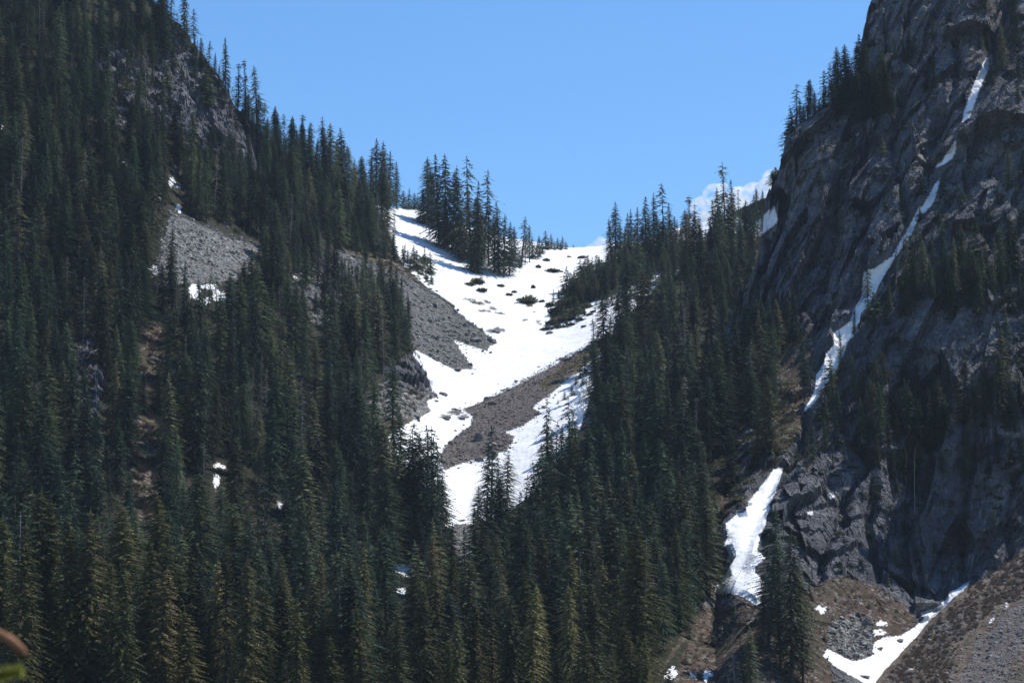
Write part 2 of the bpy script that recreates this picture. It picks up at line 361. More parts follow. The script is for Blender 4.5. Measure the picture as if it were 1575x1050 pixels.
def rock_colour(b, c):
    big = b.noise(c, .03, 5); mid = b.noise(c, .22, 6, .65); fine = b.noise(c, 1.3, 5, .7)
    col = b.ramp(b.math('ADD', b.math('MULTIPLY', mid, .6), b.math('MULTIPLY', fine, .4)), [(.32, (.045, .048, .062)), (.46, (.11, .115, .135)), (.54, (.19, .193, .208)), (.66, (.42, .415, .41))])
    col = b.mix(b.ss(big, .42, .62, 0, .75), col, (.088, .088, .102))
    rust = b.math('MULTIPLY', b.ss(b.noise(b.scale(c, (.05, .05, .035)), 1, 4), .56, .68), b.ss(mid, .4, .62))
    col = b.mix(b.math('MULTIPLY', rust, .5), col, (.19, .115, .075))
    moss = b.math('MULTIPLY', b.ss(b.noise(c, .11, 5, .7), .56, .66), b.ss(fine, .42, .6))
    col = b.mix(b.math('MULTIPLY', moss, .7), col, (.055, .06, .025))
    streak = b.ss(b.noise(b.scale(c, (.5, .5, .04)), 1, 3), .62, .72)
    return b.mix(b.math('MULTIPLY', streak, .45), col, (.38, .375, .36))
def terrain(name):
    m, t = mat(name); b = NB(t); c = b.coord()
    snow, scree, soil, grass, rock = (b.attr(k) for k in ('snow', 'scree', 'soil', 'grass', 'rock'))
    n1 = b.noise(c, .9, 6, .7); n2 = b.noise(c, .18, 4); n3 = b.noise(c, 3.0, 4, .7)
    jit = b.math('ADD', b.math('MULTIPLY', b.math('SUBTRACT', n1, .5), 16), b.math('MULTIPLY', b.math('SUBTRACT', n2, .5), 10))
    rc = rock_colour(b, c)
    # forest floor
    floor_ = b.ramp(n1, [(.3, (.014, .016, .010)), (.55, (.034, .034, .020)), (.75, (.065, .058, .036))])
    # stones
    cell = b.vor(c, .9, out='Color'); cell2 = b.vor(c, 2.2, out='Color')
    sp_ = t.nodes.new('ShaderNodeSeparateColor'); t.links.new(cell, sp_.inputs[0]); sp2 = t.nodes.new('ShaderNodeSeparateColor'); t.links.new(cell2, sp2.inputs[0])
    sv = b.math('ADD', b.math('MULTIPLY', sp_.outputs[0], .5), b.math('MULTIPLY', sp2.outputs[0], .5))
    stone = b.ramp(sv, [(.1, (.09, .09, .088)), (.45, (.19, .188, .18)), (.8, (.32, .315, .30)), (1, (.5, .49, .46))])
    stone = b.mix(b.ss(b.noise(c, .06, 3), .45, .6, 0, .35), stone, (.085, .08, .072)); stone = b.mix(b.ss(b.attr('slide'), -3, 3, 0, .5), stone, (.085, .085, .082))
    stone = b.mix(b.ss(b.attr('warm'), -3, 3, 0, .62), stone, (.125, .093, .082))
    stone = b.mix(b.ss(b.noise(b.scale(c, (.35, .12, .35)), 1, 5, .7), .5, .68, 0, .55), stone, (.07, .058, .042)); stone = b.mix(b.ss(b.noise(b.scale(c, (.2, .1, .2)), 1.3, 5, .7), .56, .72, 0, .4), stone, (.36, .35, .33))
    vd = b.vor(c, .9); vd2 = b.vor(c, 2.2)
    soilc = b.ramp(b.noise(c, .35, 6, .7), [(.28, (.03, .022, .016)), (.45, (.07, .047, .034)), (.58, (.105, .072, .052)), (.72, (.17, .145, .115))])
    soilc = b.mix(b.ss(b.noise(c, .12, 4), .5, .62, 0, .6), soilc, (.07, .065, .03))
    soilc = b.mix(b.ss(sv, .66, .8, 0, .6), soilc, stone)
    soilc = b.mix(b.math('MULTIPLY', b.attr('tan'), b.ss(b.noise(c, .25, 5, .7), .38, .6, .15, .75)), soilc, b.mix(b.ss(sv, .4, .7), (.15, .105, .07), (.25, .215, .175)))
    grassc = b.ramp(n1, [(.35, (.04, .045, .018)), (.5, (.09, .075, .035)), (.66, (.15, .115, .06))])
    def msk(a, w_=1.2, off=0.): return b.ss(b.math('ADD', b.math('ADD', a, jit), off), -w_, w_)
    mrock, msoil, mscree, mgrass = msk(rock), msk(soil), msk(scree), msk(grass)
    col = b.mix(mrock, floor_, rc); col = b.mix(msoil, col, soilc)
    # snow
    sj = b.math('ADD', b.math('MULTIPLY', b.math('SUBTRACT', n1, .5), 9), b.math('MULTIPLY', b.math('SUBTRACT', n3, .5), 6))
    msnow = b.ss(b.math('ADD', snow, sj), -.5, .5)
    snowc = b.mix(b.ss(b.noise(b.scale(c, (.25, .12, .25)), 1, 5), .45, .75, 0, .5), (.80, .81, .83), (.70, .69, .67))
    snowc = b.mix(b.ss(b.noise(c, 2.4, 3, .8), .66, .76, 0, .35), snowc, (.5, .47, .42))
    col = b.mix(msnow, col, snowc)
    # scree and grass lie where the snow has gone
    edge = b.math('ADD', b.math('MULTIPLY', b.math('SUBTRACT', n1, .5), 9), b.math('MULTIPLY', b.math('SUBTRACT', n3, .5), 6))
    mscree = b.ss(b.math('ADD', scree, edge), -.6, .6); mgrass = b.ss(b.math('ADD', grass, edge), -.6, .6)
    col = b.mix(mscree, col, stone); col = b.mix(mgrass, col, grassc)
    issnow = b.math('MULTIPLY', msnow, b.math('MULTIPLY', b.math('SUBTRACT', 1, mscree), b.math('SUBTRACT', 1, mgrass)))
    rough = b.math('SUBTRACT', 1, issnow)
    hh = b.math('ADD', b.math('MULTIPLY', b.noise(c, 1.1, 6, .75), 1.1), b.math('MULTIPLY', b.math('ADD', vd, b.math('MULTIPLY', vd2, .5)), b.math('MULTIPLY', mscree, -.8)))
    jt = b.scale(c, (1, 1, .38)); cr = b.vor(jt, .55, 'DISTANCE_TO_EDGE'); cr2 = b.vor(jt, 1.5, 'DISTANCE_TO_EDGE')
    crk = b.math('ADD', b.ss(cr, 0, .12), b.math('MULTIPLY', b.ss(cr2, 0, .16), .5))
    hh = b.math('ADD', hh, b.math('MULTIPLY', crk, b.math('MULTIPLY', mrock, b.math('MULTIPLY', b.math('SUBTRACT', 1, msoil), .95))))
    hh = b.math('MULTIPLY', hh, rough)
    hs_ = b.math('MULTIPLY', b.math('ADD', b.noise(b.scale(c, (.9, .5, .9)), 1, 4, .6), b.math('MULTIPLY', b.noise(c, .12, 3), 6)), b.math('MULTIPLY', issnow, .3))
    nrm = b.bump(b.math('ADD', hh, hs_), .9, .8)
    b.out(col, .88, nrm, .15)
    return m
MT = terrain('mountain_ground')
for L in (LA, LB, LC): L.me.materials.append(MT)
link('hillside', LA.me, kind='structure'); link('cliff', LB.me, kind='structure'); link('talus_slope', LC.me, kind='structure')

def foliage(name, dark, mid, light, dry):
    m, t = mat(name); b = NB(t); c = b.coord()
    oi = t.nodes.new('ShaderNodeObjectInfo'); rnd = oi.outputs['Random']
    base = b.ramp(rnd, [(0, dark), (.45, mid), (.85, light), (1, dry)])
    tone = b.math('ADD', b.math('MULTIPLY', b.math('FRACT', b.math('MULTIPLY', rnd, 37.7)), 1.15), .42)
    base = b.mix(1.0, (0, 0, 0), base); vm = t.nodes.new('ShaderNodeVectorMath'); vm.operation = 'SCALE'; b.set(vm.inputs[0], base); b.set(vm.inputs['Scale'], tone); base = vm.outputs[0]
    n = b.noise(b.scale(c, (60, 60, 22)), 1, 3, .7)
    col = b.mix(b.ss(n, .45, .72, 0, .45), base, light); col = b.mix(b.ss(n, .62, .8, 0, .3), col, dry)
    p = b.n('ShaderNodeBsdfPrincipled', Roughness=.62); b.set(p.inputs['Base Color'], col); p.inputs['Specular IOR Level'].default_value = .25
    tr = b.n('ShaderNodeBsdfTranslucent'); b.set(tr.inputs['Color'], col)
    mx = b.n('ShaderNodeMixShader'); mx.inputs[0].default_value = .22
    t.links.new(p.outputs[0], mx.inputs[1]); t.links.new(tr.outputs[0], mx.inputs[2])
    o = b.n('ShaderNodeOutputMaterial'); t.links.new(mx.outputs[0], o.inputs[0]); return m
M_fir = foliage('fir_needles', (.017, .040, .026), (.038, .070, .042), (.100, .128, .062), (.15, .14, .08))
M_near = foliage('olive_fir_needles', (.040, .050, .018), (.085, .086, .028), (.16, .148, .055), (.23, .18, .09))
M_gray = foliage('lichen_branches', (.10, .105, .09), (.13, .13, .11), (.18, .17, .145), (.22, .2, .17))
M_shrub = foliage('shrub_leaves', (.035, .042, .018), (.055, .058, .024), (.08, .075, .03), (.12, .09, .05))
M_brush = foliage('bare_twigs', (.085, .06, .042), (.12, .088, .062), (.17, .13, .10), (.24, .19, .15))
def simple(name, stops, sc, rough=.9, bump=.5, dist=.05):
    m, t = mat(name); b = NB(t); c = b.coord(); n = b.noise(c, sc, 6, .7)
    b.out(b.ramp(n, stops), rough, b.bump(n, bump, dist)); return m
M_bark = simple('bark', [(.3, (.045, .038, .032)), (.55, (.09, .078, .066)), (.75, (.16, .145, .125))], 9)
M_dead = simple('dead_wood', [(.3, (.17, .165, .155)), (.55, (.30, .29, .27)), (.75, (.45, .43, .40))], 9)
M_stone, t_ = mat('boulder_stone'); b_ = NB(t_); c_ = b_.coord(); oi_ = t_.nodes.new('ShaderNodeObjectInfo')
b_.out(b_.mix(b_.ss(b_.noise(c_, 1.4, 6, .7), .35, .7), (.085, .083, .078), (.27, .262, .245)), .9, b_.bump(b_.noise(c_, 3, 6, .75), .8, .15))
M_scree, t_ = mat('scree_stone'); b_ = NB(t_); c_ = b_.coord()
v_ = b_.vor(c_, .8, out='Color'); s_ = t_.nodes.new('ShaderNodeSeparateColor'); t_.links.new(v_, s_.inputs[0])
cs_ = b_.ramp(s_.outputs[0], [(.0, (.08, .08, .078)), (.4, (.18, .178, .17)), (.8, (.32, .315, .30)), (1, (.5, .49, .46))])
pxx = b_.n('ShaderNodeSeparateXYZ'); t_.links.new(c_, pxx.inputs[0])
# the lower band and the valley stones are redder than the grey slide on the left
cs_ = b_.mix(b_.math('MULTIPLY', b_.ss(b_.attr('warm'), .4, .6), .55), cs_, (.125, .093, .082))
dk_ = t_.nodes.new('ShaderNodeVectorMath'); dk_.operation = 'SCALE'; b_.set(dk_.inputs[0], cs_); b_.set(dk_.inputs['Scale'], b_.attr('lightness')); cs_ = dk_.outputs[0]
b_.out(cs_, .9, b_.bump(b_.noise(c_, 4, 4), .5, .1))

# ------------------------------------------------------------------ conifer meshes (unit height; x,y in the same unit)
def trunk_mesh(name, H, r0, mat_, top=1.0, limbs=0, limb_len=.04, seed=0, lean=.006, limb_from=.1):
    r_ = random.Random(seed); V = []; Fq = []
    def tube(pts, rads, n=6):
        base = len(V)
        for (p, rr) in zip(pts, rads):
            for k in range(n):
                a = 2*math.pi*k/n; V.append((p[0]+rr*math.cos(a), p[1]+rr*math.sin(a), p[2]))
        for i in range(len(pts)-1):
            for k in range(n):
                Fq.append((base+i*n+k, base+i*n+(k+1) % n, base+(i+1)*n+(k+1) % n, base+(i+1)*n+k))
    N = 9; pts = []; rads = []
    for i in range(N+1):
        z = -0.03+(top+.03)*i/N; pts.append((lean*math.sin(z*5+seed), lean*math.cos(z*4+seed), z)); rads.append(r0*max(.06, (1-max(z, 0)/1.02))**.85)
    tube(pts, rads)
    for k in range(limbs):
        z = r_.uniform(limb_from, top*.97); a = r_.uniform(0, 6.28); L = limb_len*r_.uniform(.4, 1.2)*(1.1-z*.75)
        base = len(V); c, s = math.cos(a), math.sin(a); rr = r0*.14
        dz = r_.uniform(-.35, .2)*L
        for (t, q) in ((0, 1), (.55, .6), (1, .2)):
            x, y, zz = c*L*t, s*L*t, z+dz*t
            for (ox, oz) in ((-1, -.6), (1, -.6), (0, 1)):
                V.append((x-s*ox*rr*q, y+c*ox*rr*q, zz+oz*rr*q))
        for i in (0, 1):
            for j in range(3):
                Fq.append((base+i*3+j, base+i*3+(j+1) % 3, base+i*3+3+(j+1) % 3, base+i*3+3+j))
    me = raw_mesh(name, V, Fq, True); me.materials.append(mat_); return me
def crown_mesh(name, H, Rr, mat_, z0=.05, dens=1.0, droop=.35, shape=.8, seed=0, gap=0.0, tuft=0.0, sz=1.0, ragged=.3, onesided=0.):
    """H metres and radius Rr metres are the tree the leaf sizes are meant for"""
    r_ = np.random.default_rng(seed); tris = []
    z = z0; side = r_.uniform(0, 6.28)
    lens = []
    while z < .985:
        t = (z-z0)/(1-z0)
        prof_ = (1-t)**shape*min(1, .45+t*5) + .02
        if tuft and t > .86: prof_ = max(prof_, tuft*(1-abs(t-.93)/.07*.6))
        if tuft and .7 < t < .86: prof_ *= .55
        ragw = 1+ragged*(r_.random()-.5)*1.3
        nb = max(3, int(round((7*dens)*(0.5+.5*prof_))))
        a0 = r_.uniform(0, 6.28)
        for k in range(nb):
            if r_.random() < gap: continue
            a = a0+6.283*k/nb+r_.normal(0, .25)
            L = Rr*prof_*ragw*(1+ragged*r_.normal(0, .45))*(1-onesided*.5*(1+math.cos(a-side))*.7)
            L = max(L, .12)
            zz = z*H+r_.normal(0, .2)
            up = .35*(t-.35)                     # top branches rise, lower droop
            n = max(2, int(L/(.42*sz))+1)
            s = (np.arange(n)+.6)/n
            ax = L*s; az = zz+up*L*s-droop*L*s**1.8
            dirx, diry = math.cos(a), math.sin(a)
            for j in range(n):
                px_, py_, pz_ = ax[j]*dirx, ax[j]*diry, az[j]
                wl = (.62*sz)*(.5+.6*math.sin(3.0*min(s[j]+.12, 1)))*(.55+.45*min(1, L/1.5))
                for sd_ in (-1, 1):
                    an = a+sd_*r_.uniform(.5, 1.25); ln = wl*r_.uniform(.7, 1.35)
                    ex, ey = math.cos(an)*ln, math.sin(an)*ln; ez = -ln*r_.uniform(.05, .6)
                    wd = ln*r_.uniform(.22, .36); qx, qy = -math.sin(an)*wd, math.cos(an)*wd; qz = r_.uniform(-.5, .5)*wd
                    tris.append((px_-qx, py_-qy, pz_-qz+.03, px_+qx, py_+qy, pz_+qz+.03, px_+ex, py_+ey, pz_+ez))
                if r_.random() < .75:            # hanging sprig
                    ln = wl*r_.uniform(.4, .9); wd = ln*.4
                    tris.append((px_-diry*wd, py_+dirx*wd, pz_, px_+diry*wd, py_-dirx*wd, pz_, px_+dirx*ln*.4, py_+diry*ln*.4, pz_-ln))
            tris.append((ax[-1]*dirx-diry*.14, ax[-1]*diry+dirx*.14, az[-1], ax[-1]*dirx+diry*.14, ax[-1]*diry-dirx*.14, az[-1], (L+.35*sz)*dirx, (L+.35*sz)*diry, az[-1]-.12))
        z += (.62/H)*(1.15 if t < .6 else .85)/max(dens, .5)**.5
    for k in range(5):                            # leader
        a = r_.uniform(0, 6.28); zz = H*(.955+.01*k); q = .16
        tris.append((math.cos(a)*q, math.sin(a)*q, zz, -math.cos(a)*q, -math.sin(a)*q, zz, 0, 0, zz+.045*H*.5))
    V = np.array(tris, float).reshape(-1, 3)/H
    me = raw_mesh(name, V, np.arange(len(V)).reshape(-1, 3)); me.materials.append(mat_)
    return me
VAR = []      # (kind, crown, trunk, width-per-height, descriptions)
def addvar(tag_, crown, trunk, desc): VAR.append(dict(tag=tag_, crown=crown, trunk=trunk, desc=desc)); return len(VAR)-1
V_ = {}
def mk(tag_, desc, n, **k):
    H = k.pop('H', 27); Rr = k.pop('Rr', 3.2); m_ = k.pop('mat', M_fir); r0 = k.pop('r0', .0125); lb = k.pop('limbs', 26)
    V_[tag_] = []
    for i in range(n):
        sd_ = hash_tag(tag_)+i*101
        c = crown_mesh('crown', H, Rr*1.75*(1+.1*(i-1.5)), m_, seed=sd_, **k)
        t = trunk_mesh('trunk', H, r0, M_bark if m_ is not M_gray else M_dead, .985, lb, .07, sd_)
        V_[tag_].append(addvar(tag_, c, t, desc))
def hash_tag(s): return sum(ord(ch)*(i+3) for i, ch in enumerate(s))
mk('slim', 'slender spire-shaped', 4, Rr=2.5, dens=1.0, shape=.75, ragged=.35, z0=.06)
mk('mid', 'narrow pointed', 5, Rr=3.1, dens=1.05, shape=.8, ragged=.38, z0=.07)
mk('broad', 'broad full-skirted', 3, Rr=3.9, dens=1.15, shape=.72, ragged=.3, z0=.03)
mk('sparse', 'thin gappy', 3, Rr=2.9, dens=.75, gap=.25, shape=.6, ragged=.6, z0=.16, droop=.45)
mk('high', 'bare-stemmed high-crowned', 2, Rr=2.7, dens=.9, gap=.1, shape=.7, ragged=.45, z0=.33)
mk('tuft', 'tuft-topped', 2, Rr=2.5, dens=.9, gap=.1, shape=.7, ragged=.45, z0=.10, tuft=.42)
mk('gray', 'grey lichen-hung half-dead', 2, Rr=2.0, dens=.55, gap=.2, shape=.55, ragged=.6, z0=.12, mat=M_gray, sz=.8, r0=.008)
mk('near', 'olive green pointed', 4, H=38, Rr=4.6, dens=1.25, shape=.72, ragged=.4, z0=.05, mat=M_near, sz=.9, r0=.011)
mk('nearslim', 'olive green narrow', 2, H=38, Rr=3.4, dens=1.1, gap=.08, shape=.66, ragged=.5, z0=.1, mat=M_near, sz=.9, r0=.011)
mk('big', 'large dark spreading', 2, H=38, Rr=5.2, dens=1.15, gap=.08, shape=.62, ragged=.42, z0=.12, mat=M_fir, sz=.9, r0=.012)
mk('young', 'small young', 3, H=7, Rr=1.5, dens=1.3, shape=.85, ragged=.4, z0=.02, sz=.8, r0=.016, limbs=6)
def snag(seed, limbs, top=.97): return trunk_mesh('snag', 25, .010, M_dead, top, limbs, .075, seed, .008, .15)
SNAGS = [snag(5, 40), snag(6, 14, .99), snag(8, 70)]

# ------------------------------------------------------------------ where the trees stand
CLEAR = SNOW+SCREE+GRASS+SOIL[1:6]
TREES = []     # dict(p, h, w, var, zone, rot)
def put(xt, yt, yb, kind, zone, wf=1.0, xb=None, layers='ABC'):
    for q in range(0, 26, 2):
        p = ground_at(xb if xb is not None else xt, yb+q, layers)
        if p is not None: break
    if p is None: return
    x, D = p[0], p[1]
    # height so that the tip lands on its pixel
    b = (525-yt)/F; ztop = CAM[2]+D*(sp+b*cp)/(cp-b*sp); h = ztop-p[2]
    if h < .8: return
    wf *= {'sadM': 1.2, 'ledge': 1.25, 'sadR': 1.1, 'sadL': 1.15, 'skyline': 1.1}.get(zone, 1)
    TREES.append(dict(p=p, h=h, w=h*wf, var=random.choice(V_[kind]), zone=zone, rot=random.uniform(0, 6.28), hand=True))
H = put
# saddle clumps and skyline, traced
for a in [(578,213,313,'mid'),(588,216,316,'mid',.9),(568,228,306,'sparse'),(560,248,303,'mid'),(610,246,315,'slim'),(600,232,316,'mid'),(594,238,318,'broad',.7),(574,244,312,'broad',.7),(585,250,318,'broad',.7)]: H(a[0], a[1], a[2], a[3], 'sadL', *(a[4:]))
for a in [(622,292,316,'young',1.1),(629,290,317,'young'),(637,296,318,'young',1.2),(643,300,319,'young',1.1)]: H(*a[:4], 'ridgeyoung', *(a[4:]))
H(605,322,372,'sparse','lone', 1.2)
for a in [(658,242,345,'broad',1.05),(666,258,352,'broad',.9),(675,236,378,'mid',.9),(688,238,384,'mid',.85),(696,262,385,'broad',.75),(705,254,394,'slim',.95),(714,290,398,'broad',.75),(724,241,417,'sparse',.8),(735,277,402,'mid',.8),(745,262,400,'sparse',.9),(729,300,420,'broad',.8),(741,320,405,'mid'),
          (768,309,424,'mid'),(775,330,426,'high'),(783,340,424,'mid'),(761,330,418,'mid'),(802,331,411,'sparse',1.0),(815,346,404,'high',1.2),(792,347,402,'mid'),(808,356,408,'high'),(830,361,396,'mid',1.1),(820,366,398,'young'),(752,300,410,'high'),(683,300,384,'mid'),(650,290,346,'mid'),(710,320,402,'mid'),(736,345,421,'broad',.8)]: H(*a[:4], 'sadM', *(a[4:]))
H(680,326,383,'gray','sadM',1.2)
for x,y,yb in [(839,354,384),(848,359,384),(858,364,385),(865,362,384),(843,366,385),(853,370,386),(871,370,385),(882,374,381),(834,368,390),(826,372,392),(862,371,386),(799,384,412),(787,378,408),(776,384,410)]: H(x,y,yb,'young','ridgeyoung',1.0)
for a in [(946,309,399,'mid',1.05),(940,335,401,'slim'),(953,340,397,'mid'),(966,327,396,'mid'),(971,321,393,'mid'),(982,318,401,'mid'),(992,300,400,'slim',1.1),(1005,296,399,'mid',.85),(1012,325,400,'broad',.85),(1021,280,396,'sparse',.95),(1000,330,405,'broad',.8),(1031,333,392,'broad',.8),(1041,336,378,'sparse'),(976,345,398,'mid'),(987,342,404,'broad',.8),(1015,350,402,'mid'),(961,350,399,'mid')]: H(*a[:4], 'sadR', *(a[4:]))
for a in [(1059,300,402,'tuft',1.05),(1072,312,396,'sparse'),(1118,251,422,'tuft',.9),(1110,288,428,'broad',.8),(1125,277,422,'mid',.9),(1100,306,432,'mid'),(1131,299,420,'broad',.7),(1141,289,392,'sparse',.6),(1148,306,402,'mid'),(1157,300,392,'high'),(1165,289,331,'mid',1.3),(1173,291,326,'mid',1.3),(1151,312,404,'high'),(1092,344,432,'mid'),(1085,350,430,'broad',.8),(1105,320,430,'broad',.7),(1139,330,412,'mid'),(1048,345,405,'mid'),(1064,340,415,'mid'),(1076,350,425,'mid'),(1160,318,365,'high')]: H(*a[:4], 'crest', *(a[4:]), layers='A')
# front of the snow
for a in [(633,648,835,'sparse',1.5,'A'),(626,668,840,'big',1.1),(612,690,830,'big',1.0),(658,654,850,'sparse',1.5),(645,668,850,'sparse',1.2),(683,730,880,'mid',1.1),(664,672,860,'sparse',1.3),(672,680,880,'big',.95),(648,690,860,'big',.9),(755,656,862,'sparse',1.15),(748,690,880,'big',.85),(770,698,870,'big',.8),(780,692,880,'big',.95),(808,729,870,'sparse',1.15),(819,750,880,'mid',1.1),(842,612,800,'sparse',.8),(846,640,830,'big',.75),(862,652,830,'big',.8),(883,632,810,'mid',1.15),(874,655,835,'big',.8),(899,650,820,'mid'),(832,680,850,'mid',1.1)]: H(*a[:4], 'front', a[4] if len(a) > 4 else 1.)
for x,y,yb in [(868,599,612),(885,572,594),(858,612,619),(893,560,583),(880,590,605),(900,545,575),(911,538,560),(895,578,596),(913,570,588),(903,590,610)]: H(x,y,yb,'young','snowyoung',1.1)
# cliff ledge
for a in [(1224,128,196,'sparse',1.2),(1242,122,192,'sparse',1.1),(1248,120,188,'mid'),(1267,107,180,'sparse',1.2),(1277,96,178,'sparse'),(1293,70,166,'mid'),(1305,68,162,'mid'),(1299,76,168,'mid'),(1316,64,150,'mid'),(1325,50,148,'mid'),(1331,60,150,'sparse'),(1357,75,150,'mid',1.2),(1397,40,86,'mid'),(1377,62,96,'slim'),(1367,100,172,'mid'),(1437,100,134,'mid'),(1345,98,165,'mid'),(1350,110,178,'mid'),(1361,140,180,'mid'),(1372,140,176,'broad'),(1287,95,172,'mid'),(1311,90,170,'mid'),(1320,110,175,'broad'),(1336,100,172,'broad'),(1231,150,200,'mid'),(1255,140,194,'broad'),(1262,150,192,'broad'),(1283,120,185,'broad'),(1300,120,186,'broad',.9),(1238,160,203,'mid'),(1218,165,206,'young'),(1399,55,90,'young'),(1390,62,92,'slim'),(1271,130,188,'mid'),(1290,140,190,'mid'),(1325,130,188,'mid'),(1340,140,188,'mid'),(1221,180,222,'young'),(1213,190,226,'young'),(1427,105,128,'young'),(1188,262,272,'young',1.6),(1193,256,270,'young',1.8)]: H(*a[:4], 'ledge', a[4] if len(a) > 4 else 1., layers='B')
# two large trees low on the right and their neighbours
for a in [(1184,778,1000,'big',1.1),(1217,815,1052,'big',1.15),(1200,830,1030,'big',.9),(1236,870,1055,'big',1.0),(1175,880,1005,'big',.9),(1157,960,1075,'mid',1.1),(1146,985,1080,'mid'),(1094,965,985,'young',1.5),(1127,920,945,'young',1.2),(1060,960,975,'young',1.5),(1055,1000,1015,'young',1.5)]: H(*a[:4], 'bigpair', a[4] if len(a) > 4 else 1.)
H(1132,972,1085,'gray','bigpair',1.2)
# foreground row along the bottom
for a in [(50,748),(67,762,'nearslim'),(80,812),(107,787),(128,782),(20,800),(-8,790),(153,858),(213,836),(253,815),(277,832,'nearslim'),(293,836,'nearslim'),(330,860),(353,828,'nearslim'),(373,856),(427,886),(477,886),(455,920),(401,900),(538,856),(510,930),(560,930),(588,962),(613,930,'nearslim'),(640,896),(700,950),(725,907),(782,916),(755,960),(812,960),(907,966),(883,1000),(940,990,'nearslim'),(993,973,'nearslim'),(978,1000),(185,850),(232,870),(310,900),(170,905),(35,860),(660,960),(860,1010),(1025,1015,'nearslim')]:
    H(a[0], a[1], 1160+random.uniform(-30, 60), a[2] if len(a) > 2 else 'near', 'foreground', random.uniform(.85, 1.1))
for a in [(845,842,1045),(832,905,1080),(798,852,1030),(815,826,1010),(755,833,1020),(677,810,1000),(711,870,1040),(960,800,960),(1000,770,950),(930,760,930),(1045,810,960),(740,800,960),(905,850,1000),(1020,860,1000),(875,880,1040),(952,880,1040)]: H(*a, random.choice(['big','mid','near','big']), 'front', random.uniform(.8, 1))

# forests: scattered by spacing
WIN = [(232,520,6),(235,545,6),(230,575,6),(236,598,5),(218,655,7),(222,690,8),(220,725,8),(215,762,7),(214,782,6),(388,760,8),(388,785,8),(135,560,5),(148,600,5),(150,575,4),(338,720,4),(332,742,3),(430,775,3),(265,281,2),
 (300,440,5),(325,445,5),(290,405,8),(315,400,8),(345,400,8),(375,395,6),(320,370,8),(360,385,6),(200,130,8),(172,100,7),(190,90,6),(230,160,7),(262,180,8),(240,120,6),(300,150,10),(315,200,8),(285,205,5),(330,165,9),(350,200,7),(285,120,7),(310,120,7),(180,170,5),(300,180,9),(375,220,5),(390,240,5),
 (620,874,6),(616,907,6),(715,820,6),(710,842,5),(492,486,5),(1150,700,8),(1190,690,8),(1205,640,8),(1228,600,8),(1215,560,6),(1112,850,5),(1060,990,10),(1085,955,8),(1100,740,5),(1140,660,5),(1030,1035,10),(625,570,6),(645,590,8),(620,620,8),(600,610,6),(650,560,5),(890,600,8),(905,640,4),(480,450,3),(455,427,3),(150,690,5),(160,800,4)]
WINA = np.array(WIN, float); WINA[(WINA[:, 0] < 395) & (WINA[:, 1] < 245), 2] *= .45
def blocks(p, h, w_):
    bx, by = proj(p); tp = np.array(p, float); tp[2] += h; tx, ty = proj(tp); H_ = by-ty
    f = (WINA[:, 1]-ty)/H_; hw = H_*.12*(w_/h)*np.clip(f, 0, 1)**.8
    return bool(((f > 0) & (f < 1.0) & (np.abs(WINA[:, 0]-bx) < hw+WINA[:, 2]*.8)).any())
PRE = list(TREES)
def scatter(poly, zone, hts, sx, sy, kinds, n, layers='ABC', margin=2, avoid=CLEAR, seed=1, hx=None, thin=-.12):
    r_ = np.random.default_rng(seed); P = np.array(poly, float); lo, hi = P.min(0), P.max(0); pts = []
    X = r_.uniform(lo[0], hi[0], n*12); Y = r_.uniform(lo[1], hi[1], n*12)
    ok = (poly_sd(X, Y, poly) > 0)
    if avoid: ok &= polys_sd(X, Y, avoid) < -margin
    for x, y in zip(X[ok], Y[ok]):
        if len(pts) >= n: break
        if pts:
            q = np.array(pts)
            if (((q[:, 0]-x)/sx)**2+((q[:, 1]-y)/sy)**2).min() < 1: continue
        pts.append((x, y))
    ks = [k for k, c in kinds for _ in range(c)]
    for x, y in pts:
        p = ground_at(x, y, layers)
        if p is None: continue
        h = r_.uniform(*hts)*(.5+.58*r_.random()**.6); wr = r_.uniform(.8, 1.35)*(1.15 if h < hts[0]*.8 else 1)
        if blocks(p, h, h*wr) and r_.random() < .93: continue
        if zone == 'facetrees' and fbm(np.array([[p[0]/22., 0, p[2]/13.]]), 311, 3)[0] < thin: continue
        TREES.append(dict(p=p, h=h, w=h*wr, var=random.choice(V_[ks[int(r_.integers(len(ks)))]]), zone=zone, rot=r_.uniform(0, 6.28), hand=False))
MIX = [('slim', 5), ('mid', 8), ('broad', 4), ('sparse', 5), ('high', 1), ('tuft', 1), ('gray', 1)]
MIXL = [('slim', 2), ('mid', 6), ('broad', 2), ('sparse', 3), ('gray', 1), ('big', 3), ('tuft', 1)]
LRIDGE = [(-60,-100),(150,-55),(235,8),(290,60),(330,118),(362,170),(402,222),(470,255),(520,285),(560,312),(583,330),(605,395),(560,398),(500,380),(415,385),(385,372),(300,340),(262,320),(0,320),(-60,320)]
scatter(LRIDGE, 'leftupper', (17, 27), 14, 20, MIX, 330, 'A', avoid=CLEAR+[[(215,90),(300,80),(345,150),(395,225),(340,232),(230,185),(225,130)]], seed=3)
scatter([(380,230),(470,262),(560,315),(600,385),(560,392),(500,375),(410,372),(330,330)], 'leftupper', (13, 22), 11, 13, MIX, 90, 'A', seed=33)
scatter([(405,378),(500,384),(530,425),(580,440),(612,455),(636,535),(600,562),(480,530),(430,480),(395,440)], 'leftmid', (11, 19), 10, 12, MIX, 110, 'A', avoid=None, seed=35)
scatter([(200,200),(240,190),(300,232),(400,262),(420,320),(300,335),(250,318),(200,300)], 'leftupper', (5, 14), 8, 9, MIX, 110, 'A', avoid=SNOW+SCREE, margin=3, seed=34)
